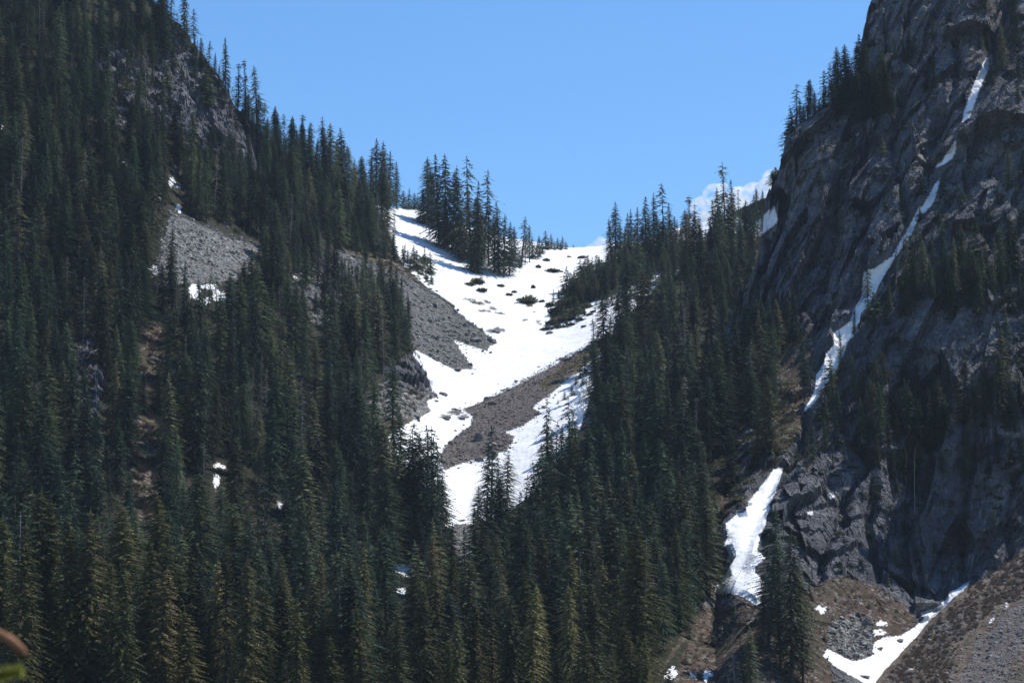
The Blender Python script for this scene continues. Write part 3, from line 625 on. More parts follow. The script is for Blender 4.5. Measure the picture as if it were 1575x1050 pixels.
scatter([(225,60),(300,75),(345,150),(395,225),(340,235),(160,190),(140,100)], 'leftupper', (8, 15), 17, 19, [('slim', 3), ('mid', 3), ('sparse', 2), ('young', 2)], 34, 'A', avoid=None, seed=4)
for x,y,yb,k in [(298,12,58,'sparse'),(272,18,45,'sparse'),(286,30,60,'slim'),(320,62,112,'sparse'),(330,80,125,'slim'),(366,97,168,'tuft'),(342,106,150,'sparse'),(350,115,155,'sparse'),(376,143,195,'mid'),(381,142,198,'mid'),(395,143,215,'mid'),(404,155,222,'sparse'),(421,161,235,'mid'),(437,174,240,'sparse'),(448,182,246,'sparse'),(464,174,252,'tuft'),(476,187,262,'mid'),(497,194,276,'mid'),(508,189,282,'mid'),(527,196,294,'mid'),(518,215,288,'mid'),(545,244,306,'mid'),(537,225,300,'broad'),(246,-10,22,'mid'),(256,0,30,'mid'),(243,4,40,'mid'),(485,210,266,'slim'),(455,198,250,'mid'),(430,190,238,'mid'),(412,180,228,'mid'),(388,165,205,'mid')]: H(x, y, yb, k, 'skyline', 1.1, layers='A')
scatter([(-60,300),(262,320),(250,440),(300,475),(350,480),(415,400),(500,420),(520,450),(610,505),(633,540),(600,560),(590,600),(560,620),(600,700),(-60,700)], 'leftmid', (20, 29), 18, 25, MIX, 330, 'A', seed=5)
for x,y,yb,k in [(627,455,545,'slim'),(617,447,548,'mid'),(609,440,552,'mid'),(600,435,560,'mid'),(590,430,560,'slim'),(575,440,566,'mid'),(560,428,560,'mid'),(621,480,556,'broad'),(604,480,570,'broad'),(545,425,560,'mid'),(320,412,480,'sparse'),(333,418,482,'sparse'),(314,425,486,'sparse'),(388,400,480,'sparse'),(372,402,478,'slim'),(530,420,540,'mid'),(505,440,560,'mid'),(583,470,570,'broad'),(445,420,520,'mid'),(465,430,530,'mid')]: H(x, y, yb, k, 'spur', 1.0, layers='A')
scatter([(500,378),(560,385),(602,390),(640,408),(665,415),(668,440),(650,430),(600,405),(560,396)], 'skyyoung', (5, 10), 7, 7, [('young', 1)], 34, 'A', avoid=None, seed=8)
scatter([(-60,690),(600,690),(680,820),(740,850),(800,870),(850,850),(900,1000),(900,1080),(-60,1080)], 'leftlow', (23, 32), 23, 32, MIXL, 300, 'A', seed=6)
scatter([(930,560),(945,500),(985,460),(1010,425),(1060,410),(1120,415),(1150,470),(1190,520),(1200,600),(1160,700),(1125,780),(1100,800),(1110,870),(1085,950),(1000,1000),(850,1000),(820,870),(880,700),(905,640)], 'rightforest', (20, 29), 15, 23, MIX, 330, 'A', seed=7)
scatter([(1020,400),(1110,385),(1180,370),(1150,420),(1120,470),(1020,440)], 'rightforest', (16, 24), 11, 13, MIX, 45, 'A', avoid=None, seed=17)
scatter([(1140,480),(1220,520),(1240,600),(1215,680),(1150,720),(1120,700)], 'rightforest', (13, 22), 13, 19, MIX, 50, seed=18)
scatter([(870,450),(900,430),(950,410),(1000,392),(1040,400),(1010,425),(960,445),(920,462),(885,470)], 'islandyoung', (7, 12), 5.0, 3.8, [('young', 1)], 190, 'A', avoid=None, seed=9)
scatter([(845,468),(870,448),(905,462),(898,488),(850,502)], 'islandyoung', (3, 6.5), 6, 6, [('young', 1)], 26, 'A', avoid=None, seed=51)
scatter([(900,462),(940,446),(990,428),(1005,440),(960,470),(925,478)], 'islandyoung', (4, 8), 8, 6, [('young', 1)], 34, 'A', avoid=None, seed=52)
for x,y,yb in [(898,405,432),(905,400,430),(875,440,455),(915,470,477),(960,432,452),(945,440,458),(980,425,445)]: H(x, y, yb, 'young', 'islandyoung', 1.1, layers='A')
# right face
scatter([(1390,560),(1400,440),(1470,430),(1575,425),(1700,420),(1700,680),(1575,690),(1480,680),(1400,700),(1330,690),(1330,640)], 'facetrees', (12, 19), 13, 18, [('slim', 4), ('mid', 5), ('sparse', 2)], 210, 'B', avoid=SNOW, margin=6, seed=10, thin=-.03)
scatter([(1320,640),(1575,640),(1700,700),(1600,770),(1480,740),(1330,760)], 'facetrees', (6, 13), 15, 19, [('slim', 3), ('mid', 3), ('young', 2)], 70, 'B', avoid=SNOW, margin=6, seed=41, thin=0.02)
scatter([(1250,690),(1290,560),(1340,480),(1390,420),(1400,560),(1330,700),(1240,760)], 'facetrees', (7, 14), 17, 22, [('slim', 4), ('mid', 3), ('sparse', 2), ('young', 2)], 45, 'B', avoid=SNOW, margin=8, seed=11)
scatter([(1300,40),(1575,0),(1620,400),(1400,420),(1180,440),(1200,250),(1380,180)], 'facetrees', (3.5, 8), 24, 26, [('young', 3), ('slim', 2)], 85, 'B', avoid=SNOW, margin=3, seed=12)
scatter([(1500,20),(1575,0),(1620,300),(1540,300),(1520,180)], 'facetrees', (9, 14), 17, 25, [('slim', 3), ('mid', 3)], 26, 'B', avoid=SNOW, margin=8, seed=13)
scatter([(1240,700),(1575,690),(1620,880),(1400,900),(1260,880)], 'facetrees', (2.5, 6), 26, 26, [('young', 3), ('slim', 1)], 55, 'B', avoid=SNOW, margin=3, seed=14)
scatter([(1060,985),(1110,920),(1170,940),(1250,900),(1400,930),(1260,990),(1050,1045)], 'gullyyoung', (1.6, 3.8), 20, 16, [('young', 1)], 22, seed=15)
scatter([(-60,1010),(1020,1010),(1020,1200),(-60,1200)], 'foreground', (26, 33), 44, 40, [('near', 4), ('nearslim', 2), ('big', 1)], 120, 'A', avoid=None, seed=16)

# ------------------------------------------------------------------ which trees show largest: occlusion count on a coarse grid
for t in TREES: t['tx'] = R(random.gauss(0, 1.6)); t['ty_'] = R(random.gauss(0, 1.6))
order = sorted(range(len(TREES)), key=lambda i: TREES[i]['p'][1])
GS = 3.0; grid = np.zeros((int(1050/GS), int(1575/GS)), bool)
for i in order:
    t = TREES[i]; bx, by = proj(t['p']); tp = t['p'].copy(); tp[2] += t['h']; tx, ty = proj(tp); t['pb'] = (float(bx), float(by)); t['pt'] = (float(tx), float(ty))
    hw = (by-ty)*.11*(t['w']/t['h']); cnt = 0
    for r in range(max(0, int(ty/GS)), min(grid.shape[0], int(by/GS)+1)):
        f = (r*GS-ty)/max(1, by-ty); wd = hw*max(.05, f)**.8
        a = max(0, int((tx-wd)/GS)); b = min(grid.shape[1], int((tx+wd)/GS)+1)
        if b > a: s_ = grid[r, a:b]; cnt += int((~s_).sum()); s_[:] = True
    t['vis'] = cnt
vis_sorted = sorted(range(len(TREES)), key=lambda i: -TREES[i]['vis'])
big = [i for i in vis_sorted if not VAR[TREES[i]['var']]['tag'] in ('young',)][:296]
small = [i for i in vis_sorted if VAR[TREES[i]['var']]['tag'] == 'young' and TREES[i]['vis'] > 0][:160]
chosen = set(big) | set(small)
print('TREES', len(TREES), 'chosen', len(chosen), 'min vis', TREES[big[-1]]['vis'])

PLACE = dict(foreground=('in the foreground along the bottom', 'foreground firs along the bottom'),
 front=('standing in front of the lower snowfield', 'firs before the lower snowfield'),
 sadL=('on the crest left of the snow saddle', 'firs left of the snow saddle'), sadM=('in the clump in the middle of the snow saddle', 'firs in the middle of the saddle'),
 sadR=('in the clump right of the snow saddle', 'firs right of the saddle'), crest=('on the crest below the right cliff', 'firs on the crest by the cliff'),
 ledge=('on the ledge of the right cliff', 'firs on the cliff ledge'), bigpair=('below the lower snow chute', 'trees below the snow chute'),
 skyline=('on the skyline of the left mountain', 'firs on the left skyline'), leftupper=('on the upper left mountainside', 'firs on the upper left mountainside'),
 leftmid=('on the middle left mountainside', 'firs on the middle left mountainside'), leftlow=('on the lower left mountainside', 'firs on the lower left mountainside'),
 spur=('on the spur beside the left scree', 'firs on the spur by the scree'), skyyoung=('at the upper edge of the left scree', 'young firs above the scree'),
 rightforest=('on the slope right of the snow', 'firs on the slope right of the snow'), islandyoung=('on the strip between the snowfields', 'young firs between snowfields'),
 facetrees=('on the shaded right cliff face', 'trees on the right cliff face'), gullyyoung=('on the brown bank below the cliff', 'young firs on the brown bank'),
 snowyoung=('on the snow beside the brown scree band', 'young firs on snow by the scree'), ridgeyoung=('on the saddle skyline', 'young firs on the saddle skyline'), lone=('alone on the snow left of the saddle clump', 'lone fir on the snow'))
ORD = ['', 'second', 'third', 'fourth', 'fifth', 'sixth', 'seventh', 'eighth', 'ninth', 'tenth', '11th', '12th', '13th', '14th', '15th', '16th', '17th', '18th', '19th', '20th']
def ordn(k): return ('%d%s' % (k, 'th' if 10 <= k % 100 <= 20 else {1: 'st', 2: 'nd', 3: 'rd'}.get(k % 10, 'th'))) if k > 19 else (ORD[k-1] if k > 1 else '')
def levelword(y): return None
bykey = {}
for i in chosen:
    t = TREES[i]; d = VAR[t['var']]['desc']; z = t['zone']
    bykey.setdefault((z, d), []).append(i)
LABEL = {}
for (z, d), ids in bykey.items():
    ids.sort(key=lambda i: TREES[i]['pt'][0])
    for k, i in enumerate(ids):
        noun = 'fir'; pl = PLACE[z][0].replace('standing ', '')
        if len(ids) == 1: LABEL[i] = 'only %s %s %s' % (d, noun, pl)
        elif k == len(ids)-1: LABEL[i] = 'rightmost %s %s %s' % (d, noun, pl)
        elif k == 0: LABEL[i] = 'leftmost %s %s %s' % (d, noun, pl)
        else: LABEL[i] = '%s %s %s from left %s' % (ordn(k+1), d, noun, pl)
def tree_obj(t, label, group):
    v = VAR[t['var']]; small_ = v['tag'] == 'young'
    e = link('young_fir' if small_ else 'fir_tree', None, loc=t['p']-np.array([0, 0, .25]), label=label, category='young fir' if small_ else 'fir tree', group=group)
    e.empty_display_size = 1; e.rotation_euler = (t['tx'], t['ty_'], t['rot']); e.scale = (t['w'], t['w'], t['h'])
    c = link('crown', v['crown'], parent=e); k = link('trunk', v['trunk'], parent=e)
    v.setdefault('src', (c, k))
for i in sorted(chosen): tree_obj(TREES[i], LABEL[i], PLACE[TREES[i]['zone']][1])

# the rest of the forest: points that carry copies of the same trees
rest = [t for i, t in enumerate(TREES) if i not in chosen]
for vi, v in enumerate(VAR):
    if 'src' not in v:                            # make sure each kind stands somewhere as a thing
        cand = [t for t in rest if t['var'] == vi]
        for t in rest:
            if t['var'] == vi: t['var'] = [q for q in V_[v['tag']] if 'src' in VAR[q]][0] if any('src' in VAR[q] for q in V_[v['tag']]) else vi
rest = [t for t in rest if 'src' in VAR[t['var']]]
me = bpy.data.meshes.new('forest_points'); me.vertices.add(len(rest))
me.vertices.foreach_set('co', np.array([t['p']-np.array([0, 0, .25]) for t in rest], np.float32).ravel())
a = me.attributes.new('kind_index', 'INT', 'POINT'); a.data.foreach_set('value', np.array([t['var'] for t in rest], np.int32))
a = me.attributes.new('size', 'FLOAT_VECTOR', 'POINT'); a.data.foreach_set('vector', np.array([(t['w'], t['w'], t['h']) for t in rest], np.float32).ravel())
a = me.attributes.new('turn', 'FLOAT_VECTOR', 'POINT'); a.data.foreach_set('vector', np.array([(t['tx'], t['ty_'], t['rot']) for t in rest], np.float32).ravel())
forest = link('forest', me, kind='stuff', label='dense dark conifer forest filling the mountainsides behind the nearer trees', category='forest')
g = bpy.data.node_groups.new('forest_nodes', 'GeometryNodeTree')
g.interface.new_socket('Geometry', in_out='INPUT', socket_type='NodeSocketGeometry'); g.interface.new_socket('Geometry', in_out='OUTPUT', socket_type='NodeSocketGeometry')
gi = g.nodes.new('NodeGroupInput'); go = g.nodes.new('NodeGroupOutput'); jn = g.nodes.new('GeometryNodeJoinGeometry')
def named(n, typ):
    x = g.nodes.new('GeometryNodeInputNamedAttribute'); x.data_type = typ; x.inputs['Name'].default_value = n; return x.outputs['Attribute']
ki = named('kind_index', 'INT'); si = named('size', 'FLOAT_VECTOR'); tu = named('turn', 'FLOAT_VECTOR')
e2r = g.nodes.new('FunctionNodeEulerToRotation'); g.links.new(tu, e2r.inputs[0])
m2p = g.nodes.new('GeometryNodeMeshToPoints'); g.links.new(gi.outputs[0], m2p.inputs[0])
for vi, v in enumerate(VAR):
    if 'src' not in v or not any(t['var'] == vi for t in rest): continue
    cmpn = g.nodes.new('FunctionNodeCompare'); cmpn.data_type = 'INT'; cmpn.operation = 'EQUAL'
    ins = [s for s in cmpn.inputs if s.type == 'INT']; g.links.new(ki, ins[0]); ins[1].default_value = vi
    for o in v['src']:
        oi = g.nodes.new('GeometryNodeObjectInfo'); oi.transform_space = 'ORIGINAL'; oi.inputs['Object'].default_value = o; oi.inputs['As Instance'].default_value = True
        ip = g.nodes.new('GeometryNodeInstanceOnPoints')
        g.links.new(m2p.outputs[0], ip.inputs['Points']); g.links.new(cmpn.outputs[0], ip.inputs['Selection']); g.links.new(oi.outputs['Geometry'], ip.inputs['Instance'])
        g.links.new(e2r.outputs[0], ip.inputs['Rotation']); g.links.new(si, ip.inputs['Scale']); g.links.new(ip.outputs[0], jn.inputs[0])
g.links.new(jn.outputs[0], go.inputs[0])
md = forest.modifiers.new('trees', 'NODES'); md.node_group = g

# dead standing trunks
SN = [(21,777,1060,0,'grey dead snag with short stubs at the far left of the forest'),(45,975,1120,2,'pale bushy-topped dead snag in the bottom left corner'),(93,905,1140,0,'pale dead snag among the olive firs at bottom left'),(210,995,1120,1,'thin grey bare snag low in the bottom forest, left half'),
 (447,900,1090,1,'pale bare straight snag above the bottom firs, left of centre'),(530,895,1090,1,'pale bare snag beside the tall olive fir left of centre'),(1278,132,188,1,'white bare snag on the cliff ledge'),(352,96,160,1,'thin dead stem on the left skyline beside the tuft-topped fir'),(268,0,45,0,'bare dead stem at the top of the left skyline'),
 (163,50,110,2,'pale branching dead tree high on the left mountainside'),(398,330,385,1,'pale dead trunk above the left scree field'),(148,560,680,0,'grey dead stem by the shaded rock on the left slope'),(1012,330,402,1,'thin dead stem in the clump right of the saddle'),(287,510,620,2,'grey branching snag on the left slope below the snow patch'),
 (677,806,960,2,'grey twiggy snag in front of the lower snowfield'),(857,895,1010,2,'pale lichen-grey dead tree right of centre near the bottom'),(946,915,1030,0,'leaning grey dead stem in the lower right forest'),(1224,165,212,1,'short white snag at the tip of the cliff ledge'),(1405,690,770,1,'thin dead stem on the dark right rock face')]
for x, y, yb, k, lb in SN:
    p = ground_at(x, yb)
    b = (525-y)/F; h = CAM[2]+p[1]*(sp+b*cp)/(cp-b*sp)-p[2]
    o = link('dead_snag', SNAGS[k], loc=p, label=lb, category='dead tree'); o.scale = (h*.8, h*.8, h); o.rotation_euler = (R(random.uniform(-3, 3)), R(random.uniform(-3, 3)), random.uniform(0, 6.28))

# ------------------------------------------------------------------ boulders
def rock_verts(seed, sub=3, flat=.65):
    import bmesh
    bm = bmesh.new(); bmesh.ops.create_icosphere(bm, subdivisions=sub, radius=1)
    V = np.array([v.co[:] for v in bm.verts]); Fc = np.array([[v.index for v in f.verts] for f in bm.faces]); bm.free()
    r_ = np.random.default_rng(seed)
    for k in range(16):                            # cut flat faces
        n = r_.normal(size=3); n /= np.linalg.norm(n); d = r_.uniform(.45, .85)
        s = V@n; m = s > d; V[m] -= np.outer(s[m]-d, n)
    V += (fbm(V*2+seed*3.1, seed, 3)*.07)[:, None]*V
    V[:, 2] *= flat; return V, Fc
BR = [raw_mesh('boulder', *rock_verts(s)) for s in (1, 2, 3, 4)]
for m_ in BR: m_.materials.append(M_stone)
BOUL = [(735,674,15,.9,'largest grey boulder on the brown scree band, behind the tall fir'),(680,603,9,.6,'low grey boulder alone on the snow below the left rock bluff'),(764,507,9,.55,'dark boulder on the snow right of the left scree tip'),(670,489+126,5,.6,'small stone on the snow at the scree band tip'),(749,613,8,.7,'grey boulder on the upper edge of the scree band'),(698,630,7,.5,'flat brown boulder on snow at the band\'s left end'),
 (684,640,10,.35,'flat dark rock slab on snow, left of the scree band'),(709,641,9,.35,'dark rock slab on snow touching the scree band'),(794,587,5,.7,'small brown rock poking above the scree band edge'),(835,503,6,.6,'small dark boulder at the foot of the brown shrub strip'),(846,507,10,.45,'wide grey boulder at the foot of the brown shrub strip'),(783,602,5,.6,'small rock in the middle of the scree band'),(866,558,6,.5,'flat stone high on the scree band grass'),
 (846,593,5,.6,'small grey rock at the right edge of the scree band'),(791,634,5,.5,'dark stone in the right part of the scree band'),(718,641,4,.6,'pale stone on the left part of the scree band'),(793,678,4,.5,'small stone on snow beside the largest boulder'),(711,797,8,.3,'flat rock lying near the bottom tip of the snowfield'),(915,495,4,.4,'small dark rock on snow right of the shrub strip'),(822,477,3,.5,'tiny dark rock on the middle of the snowfield'),
 (1333,955,14,.6,'largest pale boulder in the rock pile below the right cliff'),(1318,968,6,.7,'pale rounded boulder in the pile below the right cliff'),(1306,960,5,.7,'left pale boulder of the pile below the right cliff'),(1328,945,6,.7,'small boulder resting above the largest one below the cliff'),(1317,975,5,.7,'lowest pale boulder of the pile below the cliff'),
 (1385,984,9,.6,'dark boulder in the snow chute at lower right'),(1352,997,7,.5,'dark stone in the snow of the lower right chute, upper left'),(1330,1038,12,.4,'wide dark rock in the snow at the bottom of the chute'),(726,575,4,.5,'stone on snow under the lower tip of the left scree')]
for k, (x, y, rp, fl, lb) in enumerate(BOUL):
    p = ground_at(x, y+rp*.3, 'A' if x < 1100 else 'AB'); r_ = rp/F*np.linalg.norm(p)
    o = link('boulder', BR[k % 4], loc=p, label=lb, category='boulder'); o.scale = (r_*1.05, r_*.9, r_*fl*1.4); o.rotation_euler = (R(random.uniform(-10, 10)), R(random.uniform(-10, 10)), random.uniform(0, 6.28))

# loose scree: thousands of stones, one object for each slide
ico = np.array([(0,0,1)]+[(math.cos(a)*.89, math.sin(a)*.89, .45) for a in np.arange(5)*1.2566]+[(math.cos(a)*.89, math.sin(a)*.89, -.45) for a in np.arange(5)*1.2566+.628]+[(0,0,-1)])
icf = np.array([(0,1+k,1+(k+1)%5) for k in range(5)]+[(1+k,6+k,1+(k+1)%5) for k in range(5)]+[(1+(k+1)%5,6+k,6+(k+1)%5) for k in range(5)]+[(11,6+(k+1)%5,6+k) for k in range(5)])
def stones(name, poly, n, size, label, warm, layers='A', seed=1, edge=4):
    r_ = np.random.default_rng(seed); P = np.array(poly, float); lo, hi = P.min(0)-4, P.max(0)+4
    X = r_.uniform(lo[0], hi[0], n*6); Y = r_.uniform(lo[1], hi[1], n*6); sdv = poly_sd(X, Y, poly)
    m = sdv > r_.exponential(1.0, len(X))*-edge*.6; X, Y = X[m][:n], Y[m][:n]
    V = []; ok = 0
    for x, y in zip(X, Y):
        p = ground_at(x, y, layers)
        if p is None: continue
        s = size*min(4.0, (.5+r_.pareto(2.2)*.55)); q = ico*(1+r_.normal(0, .16, (12, 1)))*np.array([1, r_.uniform(.6, 1), r_.uniform(.4, .8)])*s
        a, b = r_.uniform(0, 6.28), r_.normal(0, .5)
        Rz = np.array([[math.cos(a), -math.sin(a), 0], [math.sin(a), math.cos(a), 0], [0, 0, 1]]); Rx = np.array([[1, 0, 0], [0, math.cos(b), -math.sin(b)], [0, math.sin(b), math.cos(b)]])
        V.append(q@Rx@Rz+p+np.array([0, 0, s*.15])); ok += 1
    if not V: return
    V = np.concatenate(V); Fc = (icf[None]+12*np.arange(ok)[:, None, None]).reshape(-1, 3)
    me = raw_mesh(name, V, Fc); attr(me, 'warm', np.full(len(V), warm)); attr(me, 'lightness', np.full(len(V), .68 if poly is SCREE[0] else .9)); link(name, me, M_scree, kind='stuff', label=label, category='scree')
stones('scree_stones', SCREE[0], 11000, .23, 'grey loose rocks of the slide running into the snowfield', 0., seed=2)
stones('scree_stones', SCREE[1], 7000, .2, 'pale grey loose rocks of the upper left scree patch', 0., seed=3)
stones('scree_stones', SCREE[2], 9000, .15, 'brown loose stones of the diagonal band across the snow', 1., seed=4)
stones('scree_stones', SCREE[0], 500, .6, 'larger grey blocks lying on the left slide', 0., seed=12)
stones('scree_stones', SCREE[2], 260, .42, 'larger brown and grey blocks on the diagonal band', 1., seed=14)
stones('scree_stones', SCREE[6], 700, .3, 'dark rubble under the left rock bluff beside the snow', .0, seed=5)
stones('scree_stones', SCREE[7], 1100, .24, 'dark rock pile below the cliff beside the snow chute', 0., 'AB', seed=6)
stones('scree_stones', SOIL[0], 2500, .13, 'scattered stones on the brown bank below the cliff', 1., 'ABC', seed=7)
stones('scree_stones', [(1345,1060),(1430,965),(1575,850),(1620,830),(1620,1060)], 9000, .13, 'loose brown-grey stones on the lower right slope', .52, 'C', seed=8)

# ------------------------------------------------------------------ shrubs
def shrub_mesh(seed, n, flat=.5, mat_=None, twig=False):
    r_ = np.random.default_rng(seed); T = []
    for k in range(n):
        d = r_.normal(size=3); d /= np.linalg.norm(d); d[2] = abs(d[2])*flat; rr = r_.uniform(.35, 1)**.6; p = d*rr*(1+.25*math.sin(d[0]*7+seed)); 
        if twig:
            b = np.array([d[0]*.2, d[1]*.2, 0]); e = p*np.array([.8, .8, 1.5]); s = np.cross(e-b, r_.normal(size=3)); s = s/np.linalg.norm(s)*.022
            T.append(np.concatenate([b-s, b+s, e]))
        else:
            l = r_.uniform(.1, .2); u = r_.normal(size=3)*l; v = r_.normal(size=3)*l*.55; u[2] += l*.8; T.append(np.concatenate([p-v, p+v, p+u]))
    V = np.array(T).reshape(-1, 3); me = raw_mesh('shrub', V, np.arange(len(V)).reshape(-1, 3)); me.materials.append(mat_); return me
SH = [shrub_mesh(s, 700, .55, M_shrub) for s in (1, 2, 3)]; SB = [shrub_mesh(s, 420, .9, M_brush, True) for s in (4, 5, 6)]
SHR = [(843,503,8,5,'low brown shrub at the bottom left corner of the strip'),(861,500,9,4,'low shrub along the lower edge of the shrub strip'),(878,497,8,4,'ragged shrub at the lower right edge of the strip'),(893,490,7,4,'small shrub hugging the right lower edge of the strip'),(907,482,5,3,'tiny shrub on snow right of the strip'),(846,468,7,5,'upper left corner bush of the shrub strip'),(898,500,4,2.5,'tiny shrub on snow under the strip'),(912,478,4,3,'dark tuft on snow at the strip end'),(812,461,14,8,'oval olive shrub mat on the snow in the middle of the bowl'),(735,433,9,6,'dark shrub on snow below the middle saddle clump'),(741,446,8,5,'small shrub just below the dark one under the saddle clump'),(770,439,6,3,'small low shrub on snow right of the middle dark one'),(783,453,5,3,'small brown shrub above the oval shrub mat'),(791,449,4,3,'tiny shrub beside the small brown one above the oval mat'),
 (850,416,10,4,'low wide shrub on snow below the ridge of young firs'),(862,417,4,2,'tiny shrub right of the low wide one'),(896,397,7,3,'low shrub on snow under the saddle skyline at right'),(875,396,3,2,'tiny shrub on the snow below the skyline'),(834,462,4,3,'small dark shrub on snow right of the oval mat'),(845,470,5,3,'brown shrub at the top of the shrub strip'),(820,441,3,5,'tiny upright sapling bush on the snowfield'),
 (722,437,7,4,'small shrub left of the dark one below the saddle clump'),(828,410,4,4,'small shrub beside the high-crowned fir on snow'),(840,400,5,4,'small shrub on snow below the young firs'),
 (858,478,13,10,'olive brown shrub at the left of the shrub strip'),(872,488,13,9,'olive shrub in the middle of the shrub strip'),(868,465,12,9,'upper olive shrub of the shrub strip'),(888,480,12,8,'dark shrub on the right of the shrub strip'),(850,494,10,7,'brown shrub low on the strip above the boulders'),(902,470,9,7,'dark shrub at the right end of the shrub strip'),(884,462,10,8,'dark bush among young firs atop the strip'),
 (652,402,9,9,'upright bush at the snow edge beneath the left crest'),(640,412,8,8,'bush where the left scree meets the snow'),(660,420,6,6,'small bush at the snow edge left of the gully'),(1194,268,6,5,'bush on the cliff corner against the sky')]
for k, (x, y, rx, ry, lb) in enumerate(SHR):
    p = ground_at(x, y+ry*.4, 'A' if x < 1180 else 'B'); q = np.linalg.norm(p)/F
    o = link('shrub', SH[k % 3], loc=p, label=lb, category='shrub'); o.scale = (rx*q, rx*q*1.1, ry*q*1.5); o.rotation_euler = (0, 0, random.uniform(0, 6.28))
# leafless brush on the lower right slopes: one mass
def brush(name, poly, n, size, label, layers, seed, src):
    r_ = np.random.default_rng(seed); P = np.array(poly, float); lo, hi = P.min(0), P.max(0)
    X = r_.uniform(lo[0], hi[0], n*5); Y = r_.uniform(lo[1], hi[1], n*5); m = poly_sd(X, Y, poly) > 0
    if name in ('undergrowth', 'brush', 'ledge_plants'): m &= polys_sd(X, Y, SNOW+(SCREE if name == 'undergrowth' else [])) < -7
    X, Y = X[m][:n], Y[m][:n]
    base = []
    for me_ in src:
        v = np.empty(len(me_.vertices)*3, np.float32); me_.vertices.foreach_get('co', v); base.append(v.reshape(-1, 3))
    V = []
    for x, y in zip(X, Y):
        p = ground_at(x, y, layers)
        if p is None: continue
        b = base[int(r_.integers(3))][:360]; s = size*r_.uniform(.5, 1.3); a = r_.uniform(0, 6.28); c_, s_ = math.cos(a), math.sin(a)
        V.append(np.stack([(b[:, 0]*c_-b[:, 1]*s_)*s, (b[:, 0]*s_+b[:, 1]*c_)*s, b[:, 2]*s*.9], -1)+p)
    V = np.concatenate(V); me = raw_mesh(name, V, np.arange(len(V)).reshape(-1, 3)); link(name, me, src[0].materials[0], kind='stuff', label=label, category='brush')
brush('brush', [(1300,1060),(1345,1048),(1400,985),(1490,905),(1560,855),(1620,830),(1620,900),(1540,930),(1480,985),(1450,1060)], 900, .95, 'leafless brown brush covering the lower right slope', 'C', 21, SB)
brush('brush', SOIL[0], 420, .9, 'dry brown brush on the bank below the cliff', 'ABC', 22, SB)
brush('brush', SOIL[1]+[(560,690)], 90, 1.5, 'reddish bare brush under the left rock bluff', 'A', 23, SB)
brush('brush', [(195,500),(255,500),(255,600),(245,720),(240,800),(200,800),(205,650)], 150, 2.0, 'reddish bare thicket in the left forest gap', 'A', 24, SB)
brush('brush', SOIL[4], 50, 2.0, 'reddish bare thicket low on the left slope', 'A', 25, SB)
brush('ledge_plants', [(1190,270),(1330,130),(1345,0),(1600,-20),(1620,880),(1300,880),(1240,640),(1400,400),(1180,430)], 520, 1.1, 'green tufts and low shrubs growing on the cliff ledges', 'B', 26, SH)
brush('low_shrubs', [(830,590),(870,562),(935,515),(938,535),(890,568),(850,585)], 110, .6, 'dry low heather on the upper scree band', 'A', 27, SH)
brush('low_shrubs', [(500,378),(560,392),(620,408),(665,430),(655,445),(600,418),(540,400)], 100, .9, 'low green shrubs along the top of the left scree', 'A', 28, SH)

brush('undergrowth', [(-60,120),(215,120),(240,200),(400,270),(560,320),(600,390),(410,372),(300,340),(262,325),(240,420),(200,500),(-60,500)], 1500, 1.9, 'low dark shrubs and huckleberry between the trees of the left slope', 'A', 31, SH)
brush('undergrowth', [(240,450),(300,480),(500,480),(600,560),(560,690),(600,720),(720,820),(700,900),(-60,900),(-60,500)], 1300, 1.9, 'low dark shrubs under the firs of the lower left slope', 'A', 32, SH)
brush('undergrowth', [(1000,450),(1180,420),(1230,700),(1120,900),(1040,980),(900,800),(930,600)], 900, 1.7, 'low shrubs under the firs right of the snow', 'AB', 33, SH)
# fallen log on the left scree
p0 = ground_at(652, 524, 'A'); p1 = ground_at(676, 541, 'A')
dv = Vector(p1-p0); lg = trunk_mesh('fallen_log', dv.length, .022, M_dead, 1.0, 8, .05, 3)
o = link('fallen_log', lg, loc=p0+np.array([0, 0, .5]), label='pale fallen log lying on the left scree slide', category='log'); o.scale = (dv.length,)*3; o.rotation_euler = dv.to_track_quat('Z', 'Y').to_euler()

# ------------------------------------------------------------------ valley floor below and behind the camera
n = 121; gx = np.linspace(-1500, 1500, n); gy = np.concatenate([np.linspace(-600, 300, 60), np.linspace(315, 470, 61)])
GX, GY = np.meshgrid(gx, gy, indexing='ij'); Pg = np.stack([GX, GY, GX*0], -1)
zz = np.interp(GY, [-600, 0, 300, 470], [-4, 0, -3, 3.0]) + 1.5*fbm(Pg/60, 61, 4)*np.clip(np.hypot(GX, GY)/60, 0, 1)
Pg[..., 2] = zz
idx = np.arange(n*n).reshape(n, n); me = raw_mesh('ground', Pg.reshape(-1, 3), np.stack([idx[:-1, :-1], idx[1:, :-1], idx[1:, 1:], idx[:-1, 1:]], -1).reshape(-1, 4), True)
for k, v in (('snow', -60), ('scree', -60), ('soil', -2), ('grass', 5), ('rock', -60), ('warm', -60), ('slide', -60)): attr(me, k, np.full(n*n, v))
me.materials.append(MT); link('ground', me, kind='structure')

